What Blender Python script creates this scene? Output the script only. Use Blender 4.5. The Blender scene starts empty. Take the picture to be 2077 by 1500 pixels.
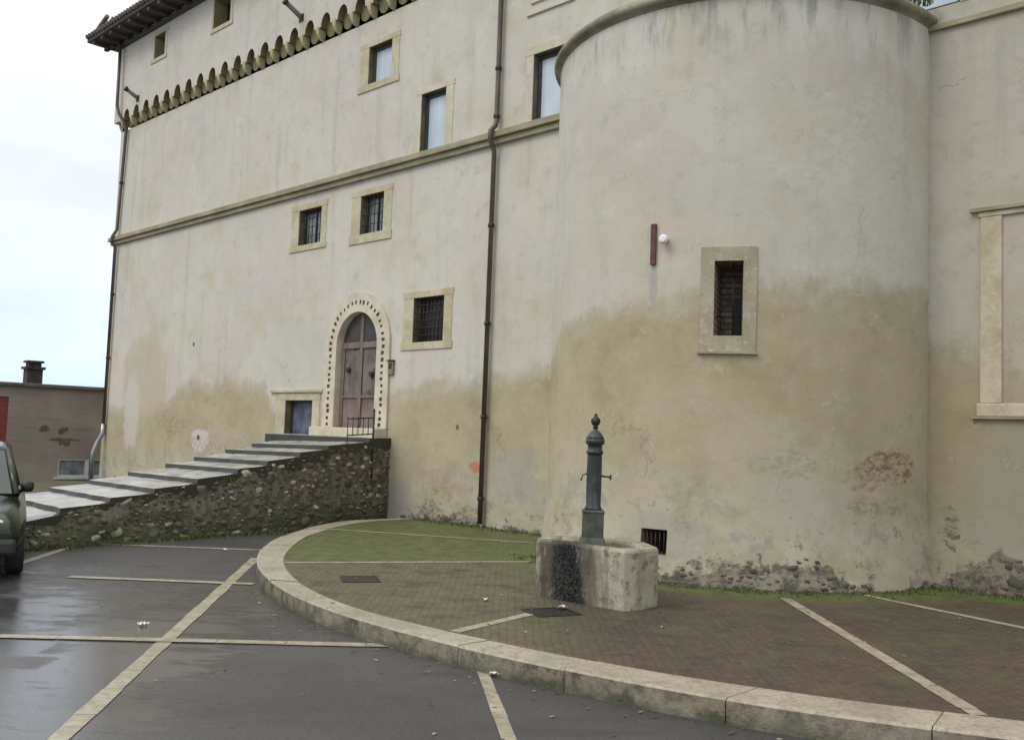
import bpy, bmesh, math, random
from mathutils import Vector, Matrix, noise as mnoise

S = bpy.context.scene
COL = S.collection
R = math.radians
rnd = random.Random(7)

# ------------------------------------------------------------------ camera
F_PX, PITCH, ROLL, EYE = 1950.0, math.atan(135 / 1950.0), 0.036, 1.6
cd = bpy.data.cameras.new('camera'); cam = bpy.data.objects.new('camera', cd); COL.objects.link(cam)
cd.sensor_width = 36; cd.lens = 36 * F_PX / 2077; cd.clip_start = .05; cd.clip_end = 2000
cam.matrix_world = (Matrix.Translation((0, 0, EYE)) @ Matrix.Rotation(math.pi / 2 + PITCH, 4, 'X')
                    @ Matrix.Rotation(ROLL, 4, 'Z'))
S.camera = cam

# ------------------------------------------------------------------ light
SUN_AZ, SUN_EL = R(-118), R(48)          # azimuth from +Y towards +X: over the viewer's left shoulder
W = bpy.data.worlds.new('World'); S.world = W; W.use_nodes = True
nt = W.node_tree; nt.nodes.clear()
def wn(t): return nt.nodes.new(t)
sky = wn('ShaderNodeTexSky'); sky.sky_type = 'NISHITA'; sky.sun_disc = False
sky.sun_elevation = SUN_EL; sky.sun_rotation = SUN_AZ
bg1 = wn('ShaderNodeBackground'); bg1.inputs[1].default_value = .09
nt.links.new(sky.outputs[0], bg1.inputs[0])
tc = wn('ShaderNodeTexCoord'); sep = wn('ShaderNodeSeparateXYZ'); nt.links.new(tc.outputs['Generated'], sep.inputs[0])
cr = wn('ShaderNodeValToRGB'); e = cr.color_ramp.elements      # overcast: brighter overhead than at the horizon
e[0].position = 0.0; e[0].color = (.50, .60, .74, 1)
e[1].position = .85; e[1].color = (1.12, 1.10, 1.06, 1)
for p, c in ((.06, (.55, .655, .80, 1)), (.16, (.64, .69, .77, 1)), (.34, (.70, .725, .77, 1))):
    q = e.new(p); q.color = c
nt.links.new(sep.outputs['Z'], cr.inputs[0])
no = wn('ShaderNodeTexNoise'); no.inputs['Scale'].default_value = 2.2; no.inputs['Detail'].default_value = 5
mp = wn('ShaderNodeMapping'); mp.inputs['Scale'].default_value = (1, 1, 3.5); nt.links.new(tc.outputs['Generated'], mp.inputs[0])
nt.links.new(mp.outputs[0], no.inputs['Vector'])
mr = wn('ShaderNodeMapRange'); mr.inputs[1].default_value = .3; mr.inputs[2].default_value = .7
mr.inputs[3].default_value = .82; mr.inputs[4].default_value = 1.10; nt.links.new(no.outputs[0], mr.inputs[0])
mul = wn('ShaderNodeMixRGB'); mul.blend_type = 'MULTIPLY'; mul.inputs[0].default_value = 1
nt.links.new(cr.outputs[0], mul.inputs[1]); nt.links.new(mr.outputs[0], mul.inputs[2])
bg2 = wn('ShaderNodeBackground'); bg2.inputs[1].default_value = 1.44; nt.links.new(mul.outputs[0], bg2.inputs[0])
mx = wn('ShaderNodeMixShader'); mx.inputs[0].default_value = .86
out = wn('ShaderNodeOutputWorld')
nt.links.new(bg1.outputs[0], mx.inputs[1]); nt.links.new(bg2.outputs[0], mx.inputs[2]); nt.links.new(mx.outputs[0], out.inputs[0])
sd = bpy.data.lights.new('sun', 'SUN'); sd.energy = .9; sd.angle = R(25); sd.color = (1, .97, .92)
sun = bpy.data.objects.new('sun', sd); COL.objects.link(sun)
d = Vector((math.sin(SUN_AZ) * math.cos(SUN_EL), math.cos(SUN_AZ) * math.cos(SUN_EL), math.sin(SUN_EL)))
sun.rotation_euler = d.to_track_quat('Z', 'Y').to_euler()
S.view_settings.view_transform = 'Standard'; S.view_settings.look = 'None'
S.view_settings.exposure = 0.22; S.view_settings.gamma = 1

# ------------------------------------------------------------------ node helper
class NT:
    def __init__(s, name):
        s.m = bpy.data.materials.new(name); s.m.use_nodes = True
        s.t = s.m.node_tree; s.t.nodes.clear()
        s.out = s.t.nodes.new('ShaderNodeOutputMaterial'); s.b = s.t.nodes.new('ShaderNodeBsdfPrincipled')
        s.t.links.new(s.b.outputs[0], s.out.inputs[0]); s._tc = s.t.nodes.new('ShaderNodeTexCoord')
        s.uv = s._tc.outputs['UV']; s.ob = s._tc.outputs['Object']
        s._g = s.t.nodes.new('ShaderNodeNewGeometry'); s.pos = s._g.outputs['Position']; s.isl = s._g.outputs['Random Per Island']
    def put(s, sock, v):
        if isinstance(v, bpy.types.NodeSocket): s.t.links.new(v, sock)
        elif v is not None:
            if hasattr(sock.default_value, '__len__') and not hasattr(v, '__len__'): v = (v,) * len(sock.default_value)
            if hasattr(v, '__len__') and len(sock.default_value) == 4 and len(v) == 3: v = tuple(v) + (1,)
            sock.default_value = v
    def math(s, op, a, b=None, c=None, clamp=False):
        n = s.t.nodes.new('ShaderNodeMath'); n.operation = op; n.use_clamp = clamp
        s.put(n.inputs[0], a)
        if b is not None: s.put(n.inputs[1], b)
        if c is not None: s.put(n.inputs[2], c)
        return n.outputs[0]
    def add(s, a, b): return s.math('ADD', a, b)
    def sub(s, a, b): return s.math('SUBTRACT', a, b)
    def mul(s, a, b): return s.math('MULTIPLY', a, b)
    def mix(s, f, a, b, mode='MIX'):
        n = s.t.nodes.new('ShaderNodeMixRGB'); n.blend_type = mode
        s.put(n.inputs[0], f); s.put(n.inputs[1], a); s.put(n.inputs[2], b); return n.outputs[0]
    def map(s, v, sc=(1, 1, 1), loc=(0, 0, 0), rot=(0, 0, 0)):
        n = s.t.nodes.new('ShaderNodeMapping'); s.put(n.inputs[0], v)
        n.inputs['Scale'].default_value = sc if hasattr(sc, '__len__') else (sc,) * 3
        n.inputs['Location'].default_value = loc; n.inputs['Rotation'].default_value = rot; return n.outputs[0]
    def noise(s, v, sc=1, det=4, rough=.55, dist=0):
        n = s.t.nodes.new('ShaderNodeTexNoise'); s.put(n.inputs['Vector'], v)
        n.inputs['Scale'].default_value = sc; n.inputs['Detail'].default_value = det
        n.inputs['Roughness'].default_value = rough; n.inputs['Distortion'].default_value = dist; return n.outputs[0]
    def vor(s, v, sc=1, feat='F1', o=0, rand=1):
        n = s.t.nodes.new('ShaderNodeTexVoronoi'); n.feature = feat; s.put(n.inputs['Vector'], v)
        n.inputs['Scale'].default_value = sc; n.inputs['Randomness'].default_value = rand; return n.outputs[o]
    def ss(s, v, a, b, lo=0, hi=1):
        n = s.t.nodes.new('ShaderNodeMapRange'); n.interpolation_type = 'SMOOTHSTEP'; s.put(n.inputs[0], v)
        n.inputs[1].default_value = a; n.inputs[2].default_value = b; n.inputs[3].default_value = lo; n.inputs[4].default_value = hi
        return n.outputs[0]
    def lin(s, v, a, b, lo=0, hi=1):
        n = s.t.nodes.new('ShaderNodeMapRange'); s.put(n.inputs[0], v)
        n.inputs[1].default_value = a; n.inputs[2].default_value = b; n.inputs[3].default_value = lo; n.inputs[4].default_value = hi
        return n.outputs[0]
    def ramp(s, f, stops, interp='LINEAR'):
        n = s.t.nodes.new('ShaderNodeValToRGB'); n.color_ramp.interpolation = interp; s.put(n.inputs[0], f)
        el = n.color_ramp.elements
        while len(el) < len(stops): el.new(.5)
        for i, (p, c) in enumerate(stops):
            el[i].position = p; el[i].color = (c, c, c, 1) if not hasattr(c, '__len__') else tuple(c) + (1,)
        return n.outputs[0]
    def xyz(s, v):
        n = s.t.nodes.new('ShaderNodeSeparateXYZ'); s.put(n.inputs[0], v); return n.outputs
    def bump(s, h, st=.3, di=.02, nrm=None):
        n = s.t.nodes.new('ShaderNodeBump'); s.put(n.inputs['Strength'], st); n.inputs['Distance'].default_value = di
        s.put(n.inputs['Height'], h)
        if nrm is not None: s.put(n.inputs['Normal'], nrm)
        return n.outputs[0]
    def done(s, col, rough=.8, nrm=None, metal=0, spec=None, **kw):
        s.put(s.b.inputs['Base Color'], col); s.put(s.b.inputs['Roughness'], rough); s.put(s.b.inputs['Metallic'], metal)
        if nrm is not None: s.put(s.b.inputs['Normal'], nrm)
        if spec is not None: s.put(s.b.inputs['Specular IOR Level'], spec)
        for k, v in kw.items(): s.put(s.b.inputs[k], v)
        return s.m

def simple(name, c1, c2, sc=4, rough=.75, bump=.2, bd=.01, metal=0, bsc=None, spec=None, streak=None):
    n = NT(name); f = n.noise(n.ob, sc, 5)
    if streak: f = n.mix(.6, f, n.noise(n.map(n.ob, streak), 1, 4))
    c = n.mix(n.ss(f, .3, .7), c1, c2)
    return n.done(c, rough, n.bump(n.noise(n.ob, bsc or sc * 6, 4), bump, bd), metal, spec)

# ------------------------------------------------------------------ plaster
def plaster(name, stain, patches=(), rubble=None, mott_top=1.9, light=(.585, .548, .462), pinkish=(.57, .52, .457), rim_z=None, dark_from=None, soft_=.34):
    """uv = metres along and up the wall. stain: [(u, height)] upper edge of the ochre damp zone."""
    n = NT(name); u, v, _ = n.xyz(n.uv)
    big = n.noise(n.uv, .38, 3); mid = n.noise(n.uv, 1.6, 5, .6); fine = n.noise(n.uv, 9, 5, .65)
    strk = n.noise(n.map(n.uv, (3.2, .22, 1)), 1, 5, .6)
    c = n.mix(n.ss(big, .36, .64), light, pinkish)
    c = n.mix(n.ss(n.noise(n.map(n.uv, 1, (13, 4, 0)), .7, 4), .48, .7), c, (.52, .478, .365))      # yellowish clouds
    c = n.mix(n.mul(n.ss(n.noise(n.map(n.uv, 1, (3, 17, 0)), 1.05, 5, .65), .52, .74), .7), c, (.48, .47, .43))   # greyish clouds
    c = n.mix(n.ss(strk, .5, .78, 0, .5), c, (.37, .355, .29))                                     # rain streaks
    c = n.mix(n.ss(mid, .53, .74, 0, .5), c, (.62, .60, .55))
    c = n.mix(n.ss(n.noise(n.map(n.uv, 1, (21, 3, 0)), 2.7, 7, .7), .52, .72, 0, .5), c, (.40, .375, .31))
    c = n.mix(n.ss(fine, .54, .8, 0, .30), c, (.38, .36, .30))
    c = n.mix(n.ss(fine, .45, .2, 0, .22), c, (.68, .66, .60))
    # damp zone
    u0, u1 = stain[0][0], stain[-1][0]; hm = 6.0
    h = n.mul(n.ramp(n.lin(u, u0, u1), [((a - u0) / (u1 - u0), b / hm) for a, b in stain]), hm)
    wob = n.add(n.mul(n.sub(n.noise(n.uv, 1.3, 5, .6), .5), .75), n.mul(n.sub(n.noise(n.map(n.uv, (2, 1, 1), (6, 0, 0)), 4.5, 6, .7), .5), .28))
    dd = n.sub(n.add(h, wob), v)                       # metres below the edge
    st = n.ss(dd, -.10, soft_)
    tide = n.mul(n.ss(n.math('ABSOLUTE', n.sub(dd, .10)), .13, .02), n.ss(n.noise(n.map(n.uv, 1, (4, 14, 0)), 1.7, 6, .7), .42, .6))
    sc = n.mix(n.ss(n.noise(n.map(n.uv, 1, (7, 2, 0)), .8, 5, .6), .35, .65), (.365, .318, .185), (.435, .385, .255))
    sc = n.mix(n.ss(dd, .05, .5, .55, 0), sc, (.345, .30, .165))
    sc = n.mix(n.ss(n.noise(n.uv, 3.1, 7, .72), .48, .68, 0, .6), sc, (.45, .405, .285))
    sc = n.mix(n.ss(n.noise(n.map(n.uv, 1, (31, 8, 0)), 1.9, 8, .74), .5, .66, 0, .55), sc, (.285, .245, .14))
    sc = n.mix(n.ss(fine, .54, .78, 0, .4), sc, (.27, .245, .165))
    c = n.mix(n.mul(st, n.ss(dd, .2, 2.2, .92, .78)), c, sc)
    c = n.mix(n.mul(tide, .32), c, (.30, .255, .13))
    # mottled, crumbling lower zone
    low = n.ss(n.add(v, n.mul(n.sub(mid, .5), 1.6)), mott_top, .25)
    mo = n.noise(n.map(n.uv, (1, 1.25, 1), (4, 9, 0)), 2.6, 8, .68)
    c = n.mix(n.mul(low, n.ss(mo, .46, .58)), c, (.47, .43, .335))
    c = n.mix(n.mul(n.mul(low, .75), n.ss(n.noise(n.map(n.uv, 1, (8, 1, 0)), 2.2, 8, .72), .52, .62)), c, (.26, .245, .205))
    c = n.mix(n.mul(n.mul(low, .55), n.ss(n.noise(n.map(n.uv, 1, (1, 6, 0)), 1.1, 5, .6), .52, .70)), c, (.40, .355, .32))
    pit = n.mul(low, n.ss(n.noise(n.map(n.uv, 1, (2, 5, 0)), 8, 6, .75), .59, .67))
    c = n.mix(n.mul(pit, .8), c, (.16, .14, .105))
    # local patches
    for (cx, cy, rx, ry, soft, col, k, wobb, pw) in patches:
        wv = n.mul(n.sub(n.noise(n.map(n.uv, 1, (cx, cy, 0)), 1.5 / max(.2, min(1, rx)), 7, .7), .5), wobb * (4.5 if pw < 5 else 1.2))
        a = n.math('POWER', n.math('ABSOLUTE', n.mul(n.sub(u, cx), 1 / rx)), pw)
        b = n.math('POWER', n.math('ABSOLUTE', n.mul(n.sub(v, cy), 1 / ry)), pw)
        m = n.ss(n.add(n.add(a, b), wv), 1 + soft, 1 - soft)
        if wobb >= 1.2: m = n.mul(m, n.ss(n.noise(n.map(n.uv, (1, 1.7, 1), (cy, cx, 0)), 9, 6, .72), .44, .58))
        c = n.mix(n.mul(m, k), c, col)
    cv = n.mix(.35, n.map(n.uv, (.55, .38, 1)), n.noise(n.uv, 1.4, 6, .65))
    ck = n.mul(n.ss(n.vor(cv, 1, 'DISTANCE_TO_EDGE'), .0045, .0015), n.ss(n.noise(n.map(n.uv, 1, (5, 11, 0)), .5, 3), .57, .64))
    c = n.mix(n.mul(ck, .4), c, (.22, .20, .15))
    fk = n.noise(n.map(n.uv, 1, (17, 23, 0)), 3.4, 9, .78)
    c = n.mix(n.mul(n.ss(fk, .57, .63), .26), c, n.mix(low, (.60, .56, .46), (.52, .475, .36)))
    c = n.mix(n.mul(n.ss(fk, .405, .385), n.mul(low, .8)), c, (.19, .17, .125))
    hgt = n.add(n.mul(mid, .6), n.add(n.mul(fine, .35), n.add(n.mul(n.ss(fk, .575, .60), .25), n.mul(ck, -.5))))
    rmask = None
    if rubble:
        # bare stones where the render has fallen off at the foot of the wall
        m = None
        for (cx, w, top) in rubble:
            edge = n.mul(n.sub(n.noise(n.uv, 2.3, 6, .7), .5), 1.1)
            fall = n.ss(n.math('ABSOLUTE', n.sub(u, cx)), w, w * .55)
            mm = n.mul(n.ss(n.sub(n.add(n.mul(fall, top), edge), v), -.03, .05), n.ss(fall, 0, .3))
            m = mm if m is None else n.math('MAXIMUM', m, mm)
        stc = n.mix(n.ss(n.noise(n.uv, 3.2, 8, .75), .42, .58), (.085, .074, .058), (.31, .275, .21))
        stc = n.mix(n.ss(n.noise(n.map(n.uv, 1, (9, 9, 0)), 11, 6, .75), .5, .66), stc, (.07, .06, .045))
        c = n.mix(n.mul(m, .9), c, stc)
        hgt = n.add(hgt, n.mul(m, n.sub(n.mul(n.noise(n.uv, 7, 8, .75), 3.0), 2.4)))
    if dark_from:
        c = n.mix(n.ss(u, dark_from - .3, dark_from + .1), c, n.mix(1, c, (.80, .79, .76), 'MULTIPLY'))  # wall colour multiplied darker to the right of this position
    if rim_z:
        fl = n.ss(n.add(v, n.mul(n.sub(n.noise(n.map(n.uv, (1, .55, 1)), 1.6, 6, .65), .5), 1.5)), rim_z - .75, rim_z - .45)
        fl = n.mul(fl, n.ss(n.noise(n.map(n.uv, (1, .5, 1), (4, 0, 0)), .8, 4, .6), .42, .6))
        c = n.mix(n.mul(fl, .6), c, (.62, .60, .54))
        dr = n.mul(n.ss(v, rim_z - .8, rim_z - .05), n.ss(n.noise(n.map(n.uv, (3.6, .7, 1)), 1, 7, .7), .47, .62))
        c = n.mix(n.mul(dr, .65), c, (.24, .235, .20))
    return n.done(c, .92, n.bump(hgt, .45, .022), spec=.2)

FAC_PATCH = [
    (-12.35, 2.75, 1.15, 1.0, .45, (.475, .41, .29), .7, .8, 2.6),     # tan arch-shaped repair
    (-12.95, 1.9, .42, .95, .4, (.55, .525, .46), .75, .6, 2.2),       # pale strip in it
    (-5.62, 3.05, 1.05, .72, .35, (.51, .50, .44), .45, .9, 4),       # grey rectangle left of the door
    (-9.34, 1.25, .42, .26, .25, (.60, .535, .53), .85, .6, 2),        # pink-white filler
    (-9.42, 1.32, .07, .06, .3, (.05, .045, .05), .95, .3, 2),
    (-9.89, 3.48, .05, .05, .3, (.10, .09, .08), .9, .2, 2),
    (-10.7, 1.6, .7, .22, .5, (.24, .19, .13), .6, 1.4, 2),
    (-8.6, 1.15, 1.4, .22, .5, (.28, .22, .16), .5, 1.5, 2),
    (-.22, 1.09, .15, .085, .5, (.50, .15, .11), .75, .95, 2),           # red paint mark
    (-.7, 1.72, .04, .05, .3, (.13, .11, .09), .9, .2, 2),
    (-1.30, .30, .30, .22, .3, (.17, .155, .145), .85, 1.25, 1.4),
    (-.35, .30, .35, .15, .3, (.18, .16, .14), .8, 1.25, 1.6),
    (.62, .98, .55, .42, .5, (.37, .345, .31), .5, 1.0, 2),
    (-2.2, .45, .45, .35, .4, (.36, .335, .30), .7, .6, 2),
    (8.0, 1.2, .6, .9, .5, (.36, .34, .31), .4, 1.0, 2),
    (7.2, .75, .09, .24, .45, (.12, .105, .09), .8, 1.3, 1.6),
]
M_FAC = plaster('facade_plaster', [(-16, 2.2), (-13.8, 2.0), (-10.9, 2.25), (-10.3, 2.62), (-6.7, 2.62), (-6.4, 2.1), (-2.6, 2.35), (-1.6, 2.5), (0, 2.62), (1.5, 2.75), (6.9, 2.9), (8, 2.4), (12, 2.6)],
                FAC_PATCH, rubble=[(9.2, 2.6, .55), (-.9, 1.4, .22), (1.0, .9, .2)], mott_top=1.3, dark_from=6.6, soft_=.42)
M_UP = plaster('upper_plaster', [(-16, .1), (16, .1)], (), light=(.595, .555, .472))
def T(deg): return R(deg) * 2.39
TOW_PATCH = [
    (T(71.5), 1.42, .42, .17, .5, (.20, .115, .075), .85, 1.6, 2.2),   # bare brick
    (T(64), 1.30, .25, .12, .5, (.26, .165, .11), .7, 1.4, 2),
    (T(43), 1.42, .35, .14, .5, (.30, .26, .21), .6, 1.3, 2),
    (T(47), 1.05, .5, .25, .6, (.42, .385, .335), .4, 1.1, 2),
    (T(72), 4.4, 1.0, 1.1, .5, (.60, .57, .50), .45, 2.2, 2),          # efflorescence
    (T(68), 1.0, .4, .10, .5, (.22, .19, .14), .7, 1.6, 2),
    (T(12), .60, .55, .26, .6, (.36, .335, .28), .5, 1.1, 2),
    (T(8.6), 3.3, .05, .22, .5, (.36, .34, .33), .6, .3, 2),
]
M_TOW = plaster('tower_plaster', [(T(-100), 2.55), (T(-40), 2.72), (T(-26), 3.0), (T(-3), 3.14), (T(14), 3.2), (T(36), 3.32), (T(56), 3.36), (T(100), 3.42)],
                TOW_PATCH, rubble=[(T(27), .62, .36), (T(44), .62, .38), (T(60), .42, .22), (T(12), .5, .22), (T(84), .6, .12)], mott_top=1.75,
                light=(.545, .512, .432), pinkish=(.50, .447, .372), rim_z=6.35)

# ------------------------------------------------------------------ other materials
M_TUFF = simple('tuff_stone', (.43, .375, .235), (.545, .49, .355), 2.6, .88, .35)
M_REV = simple('shaded_reveal_stone', (.10, .085, .05), (.19, .165, .10), 3, .9, .3)  # recess shade put into the colour of the window and door reveals
M_PALE = simple('pale_stone', (.52, .48, .35), (.60, .56, .45), 4, .8, .25)
M_DOORST = simple('door_surround_stone', (.50, .44, .32), (.61, .56, .45), 4, .8, .25)
M_CORN = simple('cornice_stone', (.21, .185, .11), (.39, .345, .23), 3, .85, .4, streak=(1.2, 8, 8))
M_RIM = simple('rim_stone', (.14, .13, .09), (.31, .285, .205), 3, .85, .4)
M_CORB = simple('corbel_stone', (.47, .375, .20), (.56, .475, .30), 2.2, .85, .4)
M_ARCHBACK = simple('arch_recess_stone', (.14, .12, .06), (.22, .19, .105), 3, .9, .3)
M_EAVE = simple('eave_wood', (.06, .055, .045), (.11, .095, .075), 5, .8, .3, streak=(1, 12, 12))
M_TILE = simple('roof_tile', (.10, .085, .065), (.16, .13, .09), 6, .85, .3)
M_PIPE = simple('pipe_paint', (.085, .068, .05), (.125, .10, .075), 4, .45, .05, metal=.3)
M_STEEL = simple('galvanised_steel', (.24, .25, .26), (.36, .375, .385), 6, .38, .05, metal=.8)
M_IRON = simple('dark_iron', (.025, .022, .02), (.055, .045, .038), 12, .55, .2, metal=.4)
M_RUST = simple('rusty_iron', (.085, .035, .03), (.13, .06, .05), 14, .75, .3)
M_BLIND = NT('window_blind'); M_BLIND = M_BLIND.done(M_BLIND.mix(M_BLIND.noise(M_BLIND.ob, 1.2, 2), (.50, .58, .66), (.58, .65, .71)), .22, coat=None) if False else None
def blind():
    n = NT('pale_blind'); c = n.mix(n.ss(n.noise(n.ob, 1.1, 2), .35, .65), (.46, .54, .59), (.60, .665, .70)); c = n.mix(n.ss(n.noise(n.map(n.ob, (16, 1, .35)), 1, 3), .42, .64, 0, .35), c, (.40, .47, .53)); return n.done(c, .25, spec=.7)
M_BLIND = blind()
M_GLASS = simple('dim_glass', (.12, .135, .145), (.34, .37, .39), 2.2, .12, .02, spec=.8)  # whitish reflection is mixed into the glass colour itself
M_CELL = simple('blue_grey_panel', (.03, .035, .045), (.115, .135, .175), 4.2, .5, .1)
M_DARKG = simple('dark_interior', (.018, .016, .015), (.035, .03, .028), 3, .5, .05)
M_FRAMEW = simple('window_wood', (.03, .026, .024), (.06, .05, .045), 5, .6, .1)
def frame_stone(name, a, b, dark):
    n = NT(name); f = n.noise(n.pos, 2.4, 6, .68); c = n.mix(n.ss(f, .36, .64), a, b)
    c = n.mix(n.ss(n.noise(n.pos, 7, 7, .72), .48, .66, 0, .55), c, dark)
    c = n.mix(n.ss(n.noise(n.map(n.pos, (1, 1, 1), (4, 4, 4)), 13, 6, .72), .55, .66, 0, .6), c, (.58, .54, .44))
    return n.done(c, .9, n.bump(n.add(f, n.noise(n.pos, 18, 6, .7)), .6, .012))
M_TUFF = frame_stone('weathered_tuff', (.43, .375, .235), (.545, .49, .355), (.36, .32, .22))
M_SLF = frame_stone('weathered_surround', (.33, .295, .19), (.42, .38, .275), (.27, .24, .16))
M_PALE = frame_stone('weathered_pale_stone', (.51, .46, .34), (.60, .56, .45), (.42, .385, .29))
def wood():
    n = NT('weathered_door_wood'); x, y, z = n.xyz(n.ob)
    g = n.noise(n.map(n.ob, (26, 8, 1.3)), 1, 5, .6); big = n.noise(n.ob, 2.3, 5, .6)
    c = n.mix(n.ss(big, .35, .65), (.092, .068, .058), (.18, .146, .128))
    c = n.mix(n.ss(g, .42, .7, 0, .65), c, (.235, .19, .155))
    c = n.mix(n.mul(n.ss(n.noise(n.ob, 2.0, 4, .6), .56, .66), .9), c, (.035, .026, .03))
    c = n.mix(n.ss(z, 2.35, 1.75, 0, .5), c, (.27, .225, .19))
    pl = n.math('PINGPONG', x, .06)
    return n.done(c, .75, n.bump(n.add(g, n.mul(n.ss(pl, 0, .006), 3)), .4, .006))
M_WOOD = wood()
def rubblem():
    n = NT('rubble_stone')
    c = n.ramp(n.isl, [(0, (.065, .056, .044)), (.34, (.125, .108, .084)), (.60, (.19, .165, .13)), (.70, (.17, .105, .078)), (.80, (.29, .255, .20)), (.93, (.48, .44, .36))], 'LINEAR')
    c = n.mix(n.ss(n.noise(n.ob, 9, 6, .7), .45, .66, 0, .65), c, (.05, .04, .027))
    z = n.xyz(n.ob)[2]
    gm = n.mul(n.ss(n.add(z, n.mul(n.sub(n.noise(n.ob, 2.2, 5), .5), 1.3)), .45, .0), n.ss(n.noise(n.ob, 6, 4, .6), .42, .6))
    c = n.mix(n.mul(gm, .8), c, (.055, .075, .022))
    return n.done(c, .85, n.bump(n.noise(n.ob, 22, 5, .65), .5, .012))
M_RUB = rubblem()
def mortar():
    n = NT('earthy_mortar'); z = n.xyz(n.ob)[2]
    c = n.mix(n.ss(n.noise(n.ob, 7, 6, .7), .38, .65), (.085, .073, .055), (.20, .175, .13))
    gm = n.ss(n.add(z, n.mul(n.sub(n.noise(n.ob, 2.2, 5), .5), 1.2)), .5, .0)
    c = n.mix(n.mul(gm, .75), c, (.05, .068, .02))
    return n.done(c, .95, n.bump(n.noise(n.ob, 14, 6, .7), .8, .03))
M_MORT = mortar()
def tread():
    n = NT('wet_tread_stone'); f = n.noise(n.ob, 2.4, 5, .6)
    c = n.mix(n.ss(f, .35, .65), (.38, .378, .355), (.51, .508, .48))
    x, y, z = n.xyz(n.ob)
    mo = n.mul(n.ss(n.noise(n.ob, 4.5, 6, .68), .42, .62), n.ss(z, .45, 1.0, .3, .9))
    c = n.mix(mo, c, (.12, .125, .072))
    c = n.mix(n.ss(n.noise(n.ob, 20, 4, .65), .5, .75, 0, .5), c, (.15, .14, .115))
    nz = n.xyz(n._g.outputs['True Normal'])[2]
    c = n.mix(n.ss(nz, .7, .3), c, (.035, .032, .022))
    return n.done(c, n.ss(f, .3, .7, .28, .55), n.bump(n.noise(n.ob, 11, 5, .6), .25, .012))
M_TREAD = tread()
def asphalt():
    n = NT('wet_asphalt'); a = n.noise(n.pos, .55, 5, .6); b = n.noise(n.pos, 2.2, 5, .6)
    g = n.noise(n.pos, 160, 2, .6); agg = n.vor(n.pos, 240)
    c = n.mix(n.ss(a, .35, .65), (.046, .044, .044), (.074, .071, .069))
    c = n.mix(n.ss(b, .45, .75, 0, .6), c, (.05, .047, .045))
    c = n.mix(n.ss(n.noise(n.pos, 38, 4, .7), .5, .68, 0, .5), c, (.115, .112, .105))
    c = n.mix(n.ss(n.noise(n.map(n.pos, 1, (3, 9, 0)), 75, 3, .7), .58, .66, 0, .7), c, (.17, .165, .155))
    c = n.mix(n.ss(n.noise(n.map(n.pos, (.5, 1.7, 1), (2, 2, 0)), 1.0, 7, .68), .5, .66, 0, .6), c, (.035, .033, .032))
    ckv = n.mix(.3, n.map(n.pos, .42), n.noise(n.pos, 1.1, 6, .65)); ck = n.mul(n.ss(n.vor(ckv, 1, 'DISTANCE_TO_EDGE'), .004, .0012), n.ss(n.noise(n.pos, .4, 2), .46, .52))
    c = n.mix(n.mul(ck, .8), c, (.02, .02, .02))
    wet = n.add(n.mul(a, .45), n.mul(n.noise(n.map(n.pos, (.55, 1.6, 1), (5, 1, 0)), 1.1, 4, .6), .75))
    x, y, _ = n.xyz(n.pos)
    loc = n.mul(n.ss(x, -.6, -2.8), n.ss(y, 12.5, 7.0))
    wet = n.add(wet, n.add(n.mul(n.sub(loc, .5), .42), n.mul(n.sub(n.noise(n.map(n.pos, (1, 2.4, 1), (8, 3, 0)), 2.6, 7, .7), .5), .55)))
    w = n.ss(wet, .48, .74)
    r = n.add(n.mul(n.sub(1.0, w), .36), .085)
    g2 = n.noise(n.pos, 5, 5, .7)
    # drier slabs showing through the wet film
    br = n.t.nodes.new('ShaderNodeTexBrick'); n.put(br.inputs['Vector'], n.map(n.pos, 1, (.1, .16, 0), (0, 0, .04)))
    br.inputs['Scale'].default_value = 1; br.inputs['Brick Width'].default_value = .62; br.inputs['Row Height'].default_value = .42; br.inputs['Mortar Size'].default_value = .07; br.inputs['Mortar Smooth'].default_value = .9
    for i, cc in ((1, 0), (2, 1), (3, .5)): br.inputs[i].default_value = (cc, cc, cc, 1)
    dry = n.mul(n.mul(n.ss(n.add(br.outputs[0], n.mul(n.sub(g2, .5), .9)), .45, 1.0), n.ss(n.noise(n.pos, 1.3, 3), .44, .52)), n.mul(n.ss(y, 8.0, 7.2), n.ss(x, -2.2, -2.6)))
    r = n.add(r, n.mul(dry, .35))
    nb = n.bump(n.add(n.mul(agg, .8), g), n.mul(n.sub(1.12, w), .7), .0045)
    nb2 = n.bump(n.noise(n.pos, 1.7, 3), n.add(n.mul(n.sub(1.0, w), .25), .05), .012, nb)
    return n.done(c, r, nb2, spec=.5)
M_ASPH = asphalt()
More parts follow.
